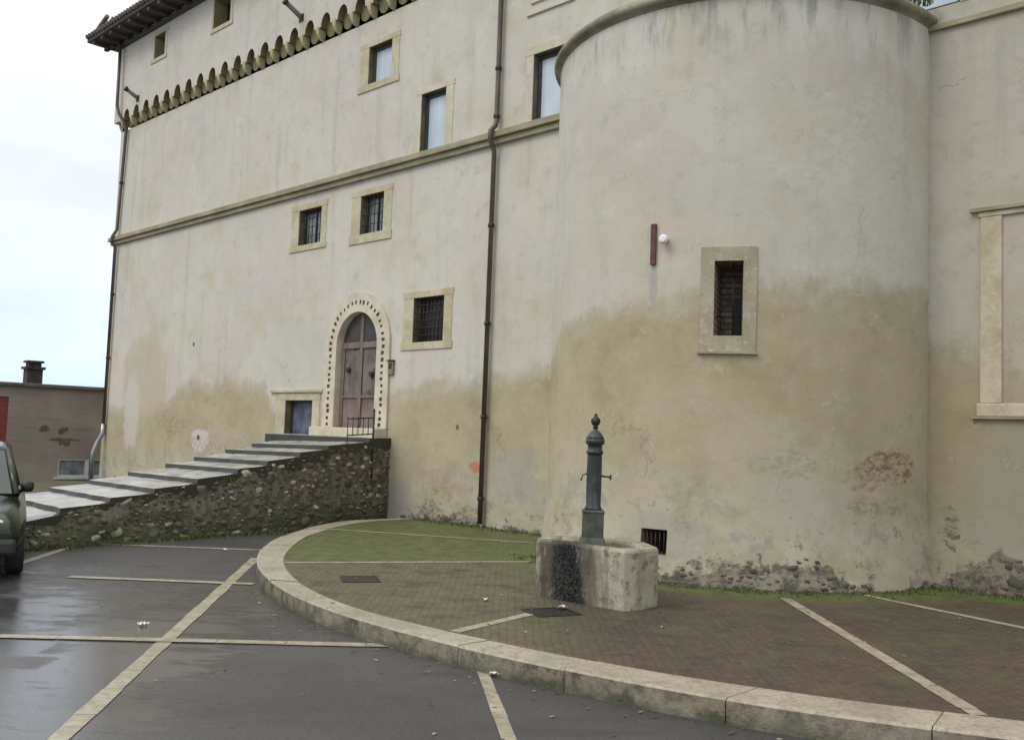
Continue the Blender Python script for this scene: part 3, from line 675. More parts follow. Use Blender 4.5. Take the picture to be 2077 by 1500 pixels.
for k in list(range(-1, 0)) + list(range(1, NC)):
    c = cb.copy(); COL.objects.link(c); c.parent = castle; c.location.x = SC0 + PITCH_C * k
# corbels of the side wall seen in profile at the corner
c = cb.copy(); COL.objects.link(c); c.parent = castle; c.location = (S0, .05, 0); c.rotation_euler = (0, 0, R(-90))
# cornice
m = MB(); CE = 2.4
for (s0, s1) in ((S0 - .13, CE),):
    m.box(s0 + .05, s1, -.075, .02, 6.345, 6.44); m.box(s0, s1, -.13, .02, 6.442, 6.55)
part('cornice', m, M_CORN, castle, bevel=.012)
m = MB(); m.box(6.6, 16, -.05, .02, 6.33, 6.40); part('string_course', m, M_CORN, castle, bevel=.01)
# windows
def surround(m, o, f, y0, y1):
    a, b, c, d_ = o; l, r, t, bt = f
    m.box(a - l + .02, a, y0, y1, c, d_); m.box(b, b + r - .02, y0, y1, c, d_)
    m.box(a - l, b + r, y0 - .003, y1, d_, d_ + t)
    if bt: m.box(a - l - .01, b + r + .01, y0 - .012, y1, c - bt, c)
def add_window(w, y=0, host=castle):
    o = w['o']; m = MB(); surround(m, o, w['f'], y - .012, y + .02)
    fr = part('window', m, M_PALE if w.get('fm') == 'pale' else M_TUFF, host, w.get('lab'), bevel=.006)
    a, b, c, d_ = o; st = w['st']; yb = y + {'blind': .13, 'barred': .17, 'mesh': .2, 'cellar': .16, 'shut': .36}[st]
    m = MB(); m.box(a, b, yb, yb + .04, c, d_); part('pane', m, {'blind': M_BLIND, 'barred': M_GLASS, 'mesh': M_DARKG, 'cellar': M_CELL, 'shut': M_FRAMEW}[st], fr)
    m = MB(); t = .065 if st == 'blind' else .045; yy = yb - .03
    m.box(a, a + t, yy, yb - .002, c, d_); m.box(b - t, b, yy, yb - .002, c, d_); m.box(a + t, b - t, yy, yb - .002, d_ - t, d_); m.box(a + t, b - t, yy, yb - .002, c, c + t)
    if st == 'barred': m.box((a + b) / 2 - .02, (a + b) / 2 + .02, yy, yb - .002, c + t, d_ - t)
    part('sash', m, M_FRAMEW, fr)
    if st in ('barred', 'mesh'):
        m = MB(); nb_ = 5 if st == 'barred' else 7; yg = y + .06
        for k in range(1, nb_ + 1):
            x = a + (b - a) * k / (nb_ + 1); m.tube([(x, yg, c), (x, yg, d_)], .009, 6)
        for k in range(1, 4 if st == 'barred' else 6):
            z = c + (d_ - c) * k / (4 if st == 'barred' else 6); m.tube([(a, yg - .016, z), (b, yg - .016, z)], .008, 6)
        part('grille', m, M_IRON, fr)
    if w.get('cornice'): pass
    return fr
for w in WIN: add_window(w)
add_window(dict(o=TOPW[0], f=(.14, .13, .08, .10), st='shut', lab='small deep window at the top left under the eaves'), y=-OV)
add_window(dict(o=TOPW[1], f=(.10, .13, .08, .10), st='shut', lab='deep window under the eaves, right of the smallest one'), y=-OV)
# little hood over the cellar opening, and a blind opening above the tall window by the tower
m = MB(); m.box(-6.42, -4.56, -.05, .02, 2.325, 2.385); part('hood', m, M_TUFF, castle, bevel=.008)
m = MB(); m.box(.58, 1.6, -.035, .02, 8.33, 8.375); m.box(.66, 1.6, -.03, .02, 8.52, 8.57); part('moulding', m, M_PALE, castle, bevel=.006)
# walled-up window on the right
m = MB(); surround(m, (7.72, 8.85, 2.13, 4.13), (.24, .24, .06, .14), -.028, .02)
bw = part('blind_window', m, M_TUFF, castle, 'walled-up window with worn yellow stone surround right of the tower', bevel=.012)
m = MB(); m.box(7.40, 9.2, -.06, .02, 4.19, 4.235); part('hood', m, M_CORN, bw, bevel=.006)
m = MB(); m.box(7.42, 9.2, -.05, .02, 1.965, 1.988); part('sill', m, M_CORN, bw, bevel=.004)
# arched door with studded surround
DC = (DOOR[0] + DOOR[1]) / 2; DR = (DOOR[1] - DOOR[0]) / 2; DZ = DOOR[3] - DR
BW_ = .37
m = MB()
def cells():
    out_ = []; n = 13
    for k in range(n):
        z0 = 1.66 + (DZ - 1.66) * k / n; z1 = 1.66 + (DZ - 1.66) * (k + 1) / n
        out_.append([(DC - DR - BW_, z0), (DC - DR, z0), (DC - DR, z1), (DC - DR - BW_, z1)]); out_.append([(DC + DR, z0), (DC + DR + BW_, z0), (DC + DR + BW_, z1), (DC + DR, z1)])
    n = 20
    for k in range(n):
        a0, a1 = math.pi * k / n, math.pi * (k + 1) / n
        P = lambda r, a: (DC + r * math.cos(a), DZ + r * math.sin(a))
        out_.append([P(DR, a1), P(DR, a0), P(DR + BW_, a0), P(DR + BW_, a1)][::-1] if False else [P(DR, a1), P(DR + BW_, a1), P(DR + BW_, a0), P(DR, a0)][::-1])
    return out_
yf = -.045
for q in cells():
    q = [Vector(p) for p in q]; c = sum(q, Vector((0, 0))) / 4
    ins = []
    ex = (q[1] - q[0]); ey = (q[3] - q[0])
    for p in q:
        dv = p - c; ins.append(c + Vector((dv.x, dv.y)) * 1.0)
    # hole about 7 cm square at the middle of the band
    L1, L2 = ex.length, ey.length
    f1, f2 = .072 / L1 if L1 > L2 else .55, .55 if L1 > L2 else .072 / L2
    a_, b_ = ex.normalized(), ey.normalized()
    jt = rnd.uniform(.75, 1.2); c = c + a_ * rnd.uniform(-.012, .012) + b_ * rnd.uniform(-.012, .012)
    h1, h2 = (.042 * jt, L2 * .27 * jt) if L1 > L2 else (L1 * .27 * jt, .042 * jt)
    ins = [c + a_ * (sx * h1) + b_ * (sy * h2) for sx, sy in ((-1, -1), (1, -1), (1, 1), (-1, 1))]
    V3 = lambda p, y: (p.x, y, p.y)
    for k in range(4):
        k2 = (k + 1) % 4
        m.face([V3(q[k], yf), V3(q[k2], yf), V3(ins[k2], yf), V3(ins[k], yf)])
        m.face([V3(ins[k], yf), V3(ins[k2], yf), V3(ins[k2], yf + .05), V3(ins[k], yf + .05)], mi=1)
    m.face([V3(p, yf + .05) for p in ins], mi=1)
# outer and inner edges of the band
outl = [(DC - DR - BW_, 1.66)] + [(DC - (DR + BW_) * math.cos(math.pi * k / 20), DZ + (DR + BW_) * math.sin(math.pi * k / 20)) for k in range(21)] + [(DC + DR + BW_, 1.66)]
inl = [(DC - DR, 1.66)] + [(DC - DR * math.cos(math.pi * k / 20), DZ + DR * math.sin(math.pi * k / 20)) for k in range(21)] + [(DC + DR, 1.66)]
for (a, b) in zip(outl, outl[1:]): m.face([(a[0], yf, a[1]), (b[0], yf, b[1]), (b[0], .02, b[1]), (a[0], .02, a[1])])
for (a, b) in zip(inl, inl[1:]): m.face([(b[0], yf, b[1]), (a[0], yf, a[1]), (a[0], .30, a[1]), (b[0], .30, b[1])])
M_STUDP = simple('pit_shade_stone', (.20, .165, .12), (.30, .25, .19), 8, .9, .3)  # holes coloured darker than the band, standing for the shade inside them
sur = part('door_surround', m, [M_DOORST, M_STUDP], castle, 'pale arched stone surround dotted with square dark holes')
dm = MB(); yd = .11
pts = [(DC - DR * math.cos(math.pi * k / 20), DZ + DR * math.sin(math.pi * k / 20)) for k in range(21)]
dm.face([(DC - DR, yd, 1.66), (DC + DR, yd, 1.66)] + [(a, yd, b) for a, b in pts[::-1]])
dm.face([(DC - DR, yd + .06, 1.66), (DC - DR, yd + .06, DZ)] + [(a, yd + .06, b) for a, b in pts] + [(DC + DR, yd + .06, 1.66)])
door = part('door', dm, M_WOOD, castle, 'weathered two-leaf plank door with arched head')
m = MB(); m.box(DC - .045, DC + .045, yd - .03, yd - .002, 1.68, DOOR[3] - .03); m.box(DC - DR + .03, DC - .046, yd - .035, yd - .002, DZ - .05, DZ + .06); m.box(DC + .046, DC + DR - .03, yd - .035, yd - .002, DZ - .05, DZ + .06)
m.box(DC - DR + .03, DC - .046, yd - .028, yd - .002, 2.22, 2.27); m.box(DC + .046, DC + DR - .03, yd - .028, yd - .002, 2.22, 2.27)
for sx in (-1, 1): m.box(DC + sx * (DR - .06) - .04, DC + sx * (DR - .06) + .04, yd - .026, yd - .002, 1.68, DZ - .06)
part('rails', m, simple('pale_worn_wood', (.13, .098, .075), (.215, .172, .14), 6, .8, .3, streak=(8, 8, 1.5)), door, bevel=.006)
m = MB()
for sx in (-1, 1):
    Q = [(DC + sx * (DR - .07) * math.cos(t), DZ + .09 + (DR - .11) * math.sin(t)) for t in [R(a) for a in range(0, 86, 8)]] + [(DC + sx * .06, DZ + DR - .05), (DC + sx * .06, DZ + .09)]
    for yy in (yd - .012,): m.face([(a, yy, b) for a, b in (Q[::-1] if sx > 0 else Q)])
    for (a, b) in zip(Q, Q[1:] + Q[:1]): m.face([(a[0], yd - .012, a[1]), (b[0], yd - .012, b[1]), (b[0], yd - .001, b[1]), (a[0], yd - .001, a[1])])
part('fanlight', m, M_FRAMEW, door)
m = MB()
for sx, z in ((-.36, 2.72), (.34, 2.66)): m.lathe([(.0, 0), (.055, .0), (.05, .02), (.02, .035), (0, .04)], 12)
for sx, z in ((-.38, 2.75), (.33, 2.66)):
    m2 = MB(); m2.tube([(DC + sx, yd - .002, z), (DC + sx, yd - .05, z)], .05, 10); part('handle', m2, M_IRON, door)
m = MB(); m.box(-4.57, -2.55, -.30, .0, 1.485, 1.655); m.box(DOOR[0], DOOR[1], .0, .40, 1.60, 1.658); part('doorstep', m, M_DOORST, castle, bevel=.015)
# roof
rf = MB(); EO = .62; a0, a1, b0, b1 = S1 - EO, 16 + EO, -OV - EO, 15 + OV + EO; zf = ZE - .02
rg = .36; ym = (b0 + b1) / 2; hx = (b1 - b0) / 2
for z, th_ in ((zf + .10, 0),):
    A, B, C_, D_ = (a0, b0, z), (a1, b0, z), (a1, b1, z), (a0, b1, z); r1, r2 = (a0 + hx, ym, z + hx * rg), (a1 - hx, ym, z + hx * rg)
    for q in ((A, B, r2, r1), (C_, D_, r1, r2), (D_, A, r1), (B, C_, r2)): rf.face(q)
rf.face([(a0, b0, zf), (a0, b1, zf), (a1, b1, zf), (a1, b0, zf)])
for q in (((a0, b0), (a1, b0)), ((a1, b0), (a1, b1)), ((a1, b1), (a0, b1)), ((a0, b1), (a0, b0))):
    (x0, y0), (x1, y1) = q; rf.face([(x0, y0, zf), (x1, y1, zf), (x1, y1, zf + .10), (x0, y0, zf + .10)])
roof = part('roof', rf, [M_EAVE], castle, 'dark hipped roof with deep overhanging eaves')
m = MB()
x = a0 + .1
while x < a1: m.tube([(x, b0 - .07, zf + .115), (x, b0 + 1.0, zf + .12 + 1.05 * rg)], .06, 8); x += .17
y = b0 + .1
while y < b1: m.tube([(a0 - .07, y, zf + .115), (a0 + 1.0, y, zf + .12 + 1.05 * rg)], .06, 8); y += .17
part('eave_tiles', m, M_TILE, roof)
m = MB(); x = a0 + .3
while x < a1: m.box(x - .05, x + .05, b0 + .04, -OV, zf - .10, zf - .003); x += .55
y = b0 + .5
while y < b1: m.box(a0 + .04, S1, y - .05, y + .05, zf - .10, zf - .003); y += .55
part('rafters', m, M_EAVE, roof)
m = MB(); m.box(S1 - .05, 16, -OV - .07, -OV - .0, zf - .20, zf - .101); part('eave_board', m, M_EAVE, roof)

# ------------------------------------------------------------------ round tower
TR = 2.39; TC = fw(4.56, 0, 0)
tower = empty('round_tower', TC, -TH, 'half-round plastered tower with dark rim moulding projecting from the castle wall', 'tower')
def tp(phi, r, z): return (r * math.sin(R(phi)), -r * math.cos(R(phi)), z)
def tr(z): return TR + (.10 * (max(0, 1.1 - z) / 1.1) ** 1.6)
ZR = 6.40
SLIT = (24.8, 31.9, 2.73, 3.52); VENT = (7.3, 14.4, .42, .68)
ph = sorted({-104, 104, *range(-102, 104, 3), SLIT[0], SLIT[1], VENT[0], VENT[1]})
zz = sorted({-.2, .1, .25, .55, .8, 1.1, 1.6, 2.2, 4.2, 5.2, ZR, SLIT[2], SLIT[3], VENT[2], VENT[3]})
m = MB()
for a, b in zip(ph, ph[1:]):
    for c, d_ in zip(zz, zz[1:]):
        if any(h[0] <= a and b <= h[1] and h[2] <= c and d_ <= h[3] for h in (SLIT, VENT)): continue
        m.face([tp(a, tr(c), c), tp(b, tr(c), c), tp(b, tr(d_), d_), tp(a, tr(d_), d_)], [(T(a), c), (T(b), c), (T(b), d_), (T(a), d_)], sm=True)
part('wall', m, M_TOW, tower)
def reveal(h, dep, taper, mat, name, parent):
    a, b, c, d_ = h; m = MB(); r0, r1 = TR + .0, TR - dep; a2, b2 = a + taper, b - taper; K = 4
    q = lambda p, r, z: tp(p, r, z)
    m.face([q(a, tr(c), c), q(a, tr(d_), d_), q(a2, r1, d_), q(a2, r1, c)], [(0, c), (0, d_), (dep, d_), (dep, c)])
    m.face([q(b, tr(d_), d_), q(b, tr(c), c), q(b2, r1, c), q(b2, r1, d_)], [(0, d_), (0, c), (dep, c), (dep, d_)])
    m.face([q(a, tr(d_), d_), q(b, tr(d_), d_), q(b2, r1, d_), q(a2, r1, d_)], [(0, 0), (.3, 0), (.3, dep), (0, dep)])
    m.face([q(b, tr(c), c), q(a, tr(c), c), q(a2, r1, c), q(b2, r1, c)], [(0, 0), (.3, 0), (.3, dep), (0, dep)])
    return part(name, m, mat, parent)
# slit window frame follows the curve
m = MB(); FR = (21.4, 35.2, 2.56, 3.67)
def curved_box(m, a, b, c, d_, r0, r1, n=4):
    for k in range(n):
        p, q = a + (b - a) * k / n, a + (b - a) * (k + 1) / n
        m.hexa([tp(p, r1, c), tp(q, r1, c), tp(q, r0, c), tp(p, r0, c), tp(p, r1, d_), tp(q, r1, d_), tp(q, r0, d_), tp(p, r0, d_)])
curved_box(m, FR[0], SLIT[0], FR[2], FR[3], TR - .02, TR + .014); curved_box(m, SLIT[1], FR[1], FR[2], FR[3], TR - .02, TR + .014)
curved_box(m, SLIT[0], SLIT[1], SLIT[3], FR[3], TR - .02, TR + .016); curved_box(m, SLIT[0], SLIT[1], FR[2], SLIT[2], TR - .02, TR + .016)
slit = part('slit_window', m, M_SLF, tower, 'narrow brick-lined slit window in a flat rendered surround')
m = MB(); curved_box(m, FR[0] - .4, FR[1] + .4, FR[2] - .022, FR[2] - .001, TR - .02, TR + .04, 6); part('sill', m, M_CORN, slit)
reveal(SLIT, .55, .2, M_REVB, 'reveal', slit)
m = MB(); curved_box(m, SLIT[0] - 1, SLIT[1] + 1, SLIT[2] - .03, SLIT[3] + .03, TR - .62, TR - .55, 2); part('back_wall', m, M_REVB, slit)
m = MB(); curved_box(m, 29.0, SLIT[1] + .9, 2.80, 3.20, TR - .55, TR - .535, 2); part('pane', m, M_DARKG, slit)
m = MB()
for z in (2.95,): m.tube([tp(SLIT[0], TR - .15, z), tp(SLIT[1], TR - .15, z)], .009, 6)
m.tube([tp(29.4, TR - .15, SLIT[2]), tp(29.4, TR - .15, SLIT[3])], .009, 6)
part('grille', m, M_IRON, slit)
vr = reveal(VENT, .4, .3, M_BRICK, 'cellar_vent', tower)
m = MB(); curved_box(m, VENT[0], VENT[1], VENT[2], VENT[3], TR - .42, TR - .34, 2); part('pit', m, M_DARKG, vr)
m = MB()
for k in range(1, 6):
    p = VENT[0] + (VENT[1] - VENT[0]) * k / 6; m.tube([tp(p, TR - .02, VENT[2]), tp(p, TR - .02, VENT[3])], .008, 6)
part('grille', m, M_IRON, vr)
m = MB(); prof = [(-.02, ZR - .05), (.015, ZR - .02), (.03, ZR)] + [(.03 + .06 * math.sin(R(t)), ZR + .055 - .055 * math.cos(R(t))) for t in (30, 60, 90, 120, 150)] + [(.05, ZR + .115), (.02, ZR + .14), (-.3, ZR + .22)]
P_ = list(range(-104, 105, 4))
for a, b in zip(P_, P_[1:]):
    for (r0, z0), (r1, z1) in zip(prof, prof[1:]):
        m.face([tp(a, TR + r0, z0), tp(b, TR + r0, z0), tp(b, TR + r1, z1), tp(a, TR + r1, z1)], sm=True)
part('rim_moulding', m, M_RIM, tower)
m = MB(); top = [tp(a, TR - .3, ZR + .22) for a in P_]
for a, b in zip(top, top[1:]): m.face([a, b, (0, 0, ZR + .55)])
part('roof', m, M_TILE, tower)

# ------------------------------------------------------------------ stone stair to the door
FL = .12
stair = empty('stone_stair', P0, -TH, 'broad mossy stone stair with rubble side wall climbing to the arched door', 'stair')
RIGHT = lambda nd: -2.45 + FL * nd
LEFT = lambda nd: -5.35 + .10 * nd
NOS = [(.48, 1.485), (1.43, 1.345), (2.0, 1.225), (2.62, 1.085), (3.17, .965), (3.88, .825), (4.57, .70), (5.2, .59), (5.85, .475), (6.32, .32), (6.8, .16)]
prev = 0.02
for i, (nd, z) in enumerate(NOS):
    m = MB(); b = prev - (.0 if i == 0 else .0); skew = -.32 if i else 0; zl = z - .05 if i else z; pskew = -.32 if i > 1 else 0
    rise = .015 if i == 0 else max(.02, NOS[i - 1][1] - z - .062)
    lf = -5.75 if i == 0 else LEFT(nd)
    lfb = -5.75 if i == 0 else LEFT(prev)
    ov = .035
    K = 8
    for k in range(K):     # slabs along the step
        f0, f1 = k / K, (k + 1) / K
        sx = lambda l_, r_, f: l_ + (r_ - l_) * f
        def P4(f, front):
            if front: s_ = sx(lf, RIGHT(nd) + .02, f); n__ = nd + ov + skew * (1 - f) + .02 * math.sin(f * 31 + i * 5)
            else: s_ = sx(lfb, RIGHT(prev) + .02, f); n__ = prev - .04 + pskew * (1 - f)
            return s_, -n__
        zt = [zl + (z - zl) * f + rnd.uniform(-.004, .004) for f in (f0, f1)]
        a, b_, c_, d_ = P4(f0, True), P4(f1, True), P4(f1, False), P4(f0, False)
        tk = .17
        zt0, zt1 = zl + (z - zl) * f0, zl + (z - zl) * f1
        m.hexa([(*a, zt0 - tk), (*b_, zt1 - tk), (*c_, zt1 - tk + .02), (*d_, zt0 - tk + .02), (*a, zt0), (*b_, zt1), (*c_, zt1 + rise), (*d_, zt0 + rise)])
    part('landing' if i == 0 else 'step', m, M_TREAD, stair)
    prev = nd
# core and rubble faces
def top_at(nd):
    for i, (a, z) in enumerate(NOS):
        if nd <= a: return z - .12
    return .02
m = MB()
prevn = 0.0
for (nd, z) in NOS:
    zb = z - .15
    q = [(LEFT(nd) - .02, -nd), (RIGHT(nd) - .03, -nd), (RIGHT(prevn) - .03, -prevn), (LEFT(prevn) - .02, -prevn)]
    m.hexa([(*p, -.3) for p in q] + [(*p, zb) for p in q]); prevn = nd
m.hexa([(-5.73, -.46, .0), (-5.3, -.46, 0), (-5.3, 0, 0), (-5.73, 0, 0), (-5.73, -.46, 1.33), (-5.3, -.46, 1.33), (-5.3, 0, 1.33), (-5.73, 0, 1.33)])
part('core', m, M_MORT, stair)
# side wall: wavy mortar skin, leaning out at the foot
def side_pt(nd, z):
    b = .16 * max(0, (1.0 - z / max(.3, top_at(nd) + .12))) * min(1, nd / 1.2)
    w = .03 * (mnoise.noise(Vector((nd * 2.1, z * 2.5, 3))) + .6 * mnoise.noise(Vector((nd * 6, z * 6, 9))))
    return (RIGHT(nd) + b + w, -nd, z)
def zlist(nd): 
    if nd <= .5: return 1.42
    for (a, za), (b, zb) in zip(NOS, NOS[1:]):
        if nd <= b: return max(.06, za + (zb - za) * (nd - a) / (b - a) - .045)
    return .06
m = MB(); NN, NZ = 60, 14
for i in range(NN):
    for j in range(NZ):
        n0, n1 = 6.75 * i / NN, 6.75 * (i + 1) / NN
        g = lambda nd, jj: side_pt(nd, -.05 + (zlist(nd) + .05) * jj / NZ)
        m.face([g(n1, j), g(n0, j), g(n0, j + 1), g(n1, j + 1)], sm=True)
part('side_wall', m, M_MORT, stair)
def stone(m, c, ax, ay, az, sx, sy, sz, seed):
    bm = bmesh.new(); bmesh.ops.create_icosphere(bm, subdivisions=2, radius=1)
    mp_ = {}
    for v in bm.verts:
        p = v.co; k = 1 + .42 * mnoise.noise(p * 1.2 + Vector((seed * 3.1, seed, 0))) + .16 * mnoise.noise(p * 3.1 + Vector((seed, seed * 2.3, 5)))
        q = Vector((math.copysign(abs(p.x) ** .7, p.x) * sx, math.copysign(abs(p.y) ** .8, p.y) * sy, math.copysign(abs(p.z) ** .7, p.z) * sz)) * k
        mp_[v.index] = c + ax * q.x + ay * q.y + az * q.z
    for f in bm.faces: m.face([mp_[v.index] for v in f.verts], sm=True)
    bm.free()
m = MB(); sd_ = 0
out_dir = Vector((1, FL, 0)).normalized(); along = Vector((FL, -1, 0)).normalized()
placed = []
for k in range(2600):
    nd = rnd.uniform(.02, 6.6); zt = zlist(nd); z = rnd.uniform(0, zt - .02)
    w = .045 + .15 * rnd.random() ** 1.7
    if k < 60: w = rnd.uniform(.13, .2)
    h_ = w * rnd.uniform(.42, .8)
    if z + h_ * .5 > zt: continue
    if any(abs(nd - a) < (w + b) * .5 and abs(z - c) < (h_ + e_) * .48 for a, c, b, e_ in placed): continue
    placed.append((nd, z, w, h_))
    if rnd.random() < .12: continue
    p = Vector(side_pt(nd, z)); an = rnd.gauss(0, .22)
    a2 = along * math.cos(an) + Vector((0, 0, 1)) * math.sin(an); u2 = -along * math.sin(an) + Vector((0, 0, 1)) * math.cos(an)
    dp = rnd.uniform(.03, .055); stone(m, p - out_dir * (dp - rnd.uniform(.016, .034)), a2, out_dir, u2, w * .5, dp, h_ * .5, sd_); sd_ += 1
part('rubble_stones', m, M_RUB, stair)
# iron railing at the corner of the landing
rail = empty('iron_railing', fw(0, 0, 0), -TH, 'low dark iron railing with thin bars at the corner of the stair landing', 'railing')
m = MB(); m.tube([(RIGHT(.45) + .03, -.45, .78), (RIGHT(.45) + .03, -.45, 1.95)], .018, 8); m.lathe([(.012, 1.95), (.024, 1.965), (.02, 1.985), (0, 2.0)], 10, (RIGHT(.45) + .03, -.45, 0)); part('post', m, M_IRON, rail)
m = MB()
for z0, z1 in ((1.84, 1.80), (1.56, 1.52)): m.tube([(RIGHT(.45) + .03, -.45, z0), (RIGHT(1.05) + .02, -1.05, z1)], .011, 8)
part('rails', m, M_IRON, rail)
for k in range(1, 6):
    nd = .45 + .6 * k / 5; m = MB(); m.tube([(RIGHT(nd) + .025, -nd, 1.36 if k == 5 else 1.53), (RIGHT(nd) + .025, -nd, 1.84)], .008, 6); part('bar', m, M_IRON, rail)

# bare stones where the render has dropped off at the foot of the walls
def base_stones(name, parent, spots, place, n, seed):
    m = MB(); r = random.Random(seed); pl = []
    for k in range(n):
        cx, w_, top = r.choice(spots); s_ = cx + r.uniform(-1, 1) * w_ * .9; f = max(0, 1 - abs(s_ - cx) / w_)
        lim = top * min(1, f * 1.8) * 1.0 - .1 + .26 * mnoise.noise(Vector((s_ * 2.1, seed, 0)))
        z = .13 + r.random() * max(.02, lim); w = .06 + .17 * r.random() ** 1.8; h_ = w * r.uniform(.4, .8)
        if f < .12: continue
        if any(abs(s_ - a) < (w + b) * .44 and abs(z - c) < (h_ + e_) * .44 for a, c, b, e_ in pl): continue
        pl.append((s_, z, w, h_)); p, ax, ou = place(s_, z); an = r.gauss(0, .25); up = Vector((0, 0, 1))
        dp = r.uniform(.02, .04)
        stone(m, p - ou * (dp - r.uniform(.003, .011)), ax * math.cos(an) + up * math.sin(an), ou, up * math.cos(an) - ax * math.sin(an), w * .5, dp, h_ * .5, k + seed)
    return part(name, m, M_BST, parent)
def bst():
    n = NT('bare_wall_stone'); c = n.ramp(n.isl, [(0, (.055, .047, .037)), (.4, (.10, .086, .067)), (.7, (.16, .135, .105)), (.9, (.32, .285, .225)), (1, (.17, .12, .09))])
    c = n.mix(n.ss(n.noise(n.ob, 10, 7, .72), .42, .64, 0, .75), c, (.09, .078, .06)); return n.done(c, .92, n.bump(n.noise(n.ob, 20, 6, .7), .6, .015))
M_BST = bst()
def tow_place(s_, z): p = math.degrees(s_ / 2.39); o_ = Vector((math.sin(R(p)), -math.cos(R(p)), 0)); return Vector(tp(p, tr(z), z)), Vector((math.cos(R(p)), math.sin(R(p)), 0)), o_
base_stones('exposed_stones', tower, [(T(27), .62, .36), (T(44), .62, .38), (T(60), .42, .22), (T(12), .5, .18), (T(84), .5, .12)], tow_place, 520, 5)
base_stones('exposed_stones', castle, [(9.2, 2.6, .42), (-.9, 1.4, .16), (7.6, .9, .25)], lambda s_, z: (Vector((s_, 0, z)), Vector((1, 0, 0)), Vector((0, -1, 0))), 420, 11)

# ------------------------------------------------------------------ fixtures on the walls
def drainpipe(paths, label, mat=M_PIPE):
    o = empty('drainpipe', P0, -TH, label, 'drainpipe', None)
    m = MB(); m.tube(paths[0], .042, 10); part('pipe', m, mat, o)
    for p in paths[1]: m = MB(); m.lathe([(.05, -.03), (.056, -.025), (.056, .025), (.05, .03)], 12, p); part('bracket', m, M_IRON, o)
    return o
drainpipe([[(.045, -.27, 11.6), (.045, -.27, 10.2), (.04, -.08, 9.55), (.04, -.08, 6.74), (.035, -.10, 6.64), (.02, -.19, 6.54), (.015, -.19, 6.40), (.01, -.12, 6.30), (.01, -.08, 6.22), (.0, -.08, .2)],
           [(.04, -.08, 9.0), (.04, -.08, 7.6), (.04, -.08, 6.8), (.005, -.08, 5.0), (.005, -.08, 3.4), (.005, -.08, 1.9), (.0, -.08, .6)]], 'tall brown drainpipe on the facade left of the round tower')
lp = drainpipe([[(-14.45, -.27, 11.8), (-14.42, -.27, 10.1), (-14.36, -.22, 9.85), (-14.2, -.12, 9.6), (-14.2, -.07, 9.45), (-14.38, -.07, 6.75), (-14.38, -.19, 6.52), (-14.39, -.19, 6.40), (-14.40, -.08, 6.25), (-14.43, -.07, 1.55)],
                [(-14.30, -.07, 8.0), (-14.40, -.07, 5.0), (-14.42, -.07, 3.3)]], 'thin brown drainpipe down the far left corner of the castle')
m = MB(); m.tube([(-14.43, -.07, 1.55), (-14.43, -.08, 1.3), (-14.45, -.2, 1.05), (-14.47, -.28, .8), (-14.47, -.29, .0)], .06, 10); part('shoe', m, M_STEEL, lp, 'shiny steel lower length of the drainpipe')
def fitting(s, z, ln, label):
    o = empty('tubular_fitting', fw(s, OV, z), -TH, label, 'wall fitting', 'grey tubular fittings over the corbels')
    dr_ = Vector((0, -.9, .44)).normalized()
    m = MB(); m.tube([Vector((0, .04, -.02)), dr_ * ln], .052, 12); part('tube', m, M_SPOUT, o)
    m = MB(); m.tube([dr_ * ln, dr_ * (ln + .06)], .066, 12); part('end_cap', m, M_IRON, o)
    m = MB(); m.box(-.08, .08, -.015, .01, -.09, .07); part('wall_plate', m, M_IRON, o)
fitting(-5.80, 10.10, .42, 'grey tubular fitting tilted up from the wall above the middle corbels')
fitting(-13.42, 10.10, .34, 'grey tubular fitting tilted up from the wall at the far left corner')
o = empty('intercom', fw(-2.49, 0, 2.75), -TH, 'small aged metal intercom box on the wall right of the arched door', 'intercom')
m = MB(); m.box(-.075, .075, -.045, 0, -.13, .12); part('box', m, M_BOX, o, bevel=.008)
m = MB(); m.box(-.085, .085, -.07, 0, .122, .14); part('hood', m, M_IRON, o)
m = MB(); m.box(-.045, .045, -.05, -.046, -.02, .08); part('speaker_panel', m, M_IRON, o)
ot = empty('wall_anchor', TC, -TH, 'vertical rusty iron anchor bar fixed to the round tower', 'anchor bar')
m = MB(); curved_box(m, 7.85, 9.35, 3.51, 3.96, TR + .005, TR + .035, 2); part('bar', m, M_RUST, ot, bevel=.006)
m = MB(); curved_box(m, 8.3, 8.9, 3.70, 3.76, TR - .04, TR + .005, 1); part('stem', m, M_RUST, ot)
ol = empty('wall_lamp', TC, -TH, 'small round white lamp beside the rusty bar on the tower', 'lamp')
rotp = R(12.0); c = Vector(tp(12.0, TR + .0, 3.77)); nr = Vector((math.sin(rotp), -math.cos(rotp), 0))
m = MB(); m.tube([c - nr * .02, c + nr * .05], .028, 10); part('bracket', m, M_STEEL, ol)
m = MB(); m.tube([c + nr * .05, c + nr * .065, c + nr * .095, c + nr * .11], .05, 14, rr=[.04, .052, .05, .03]); part('lens', m, M_WHITE, ol)

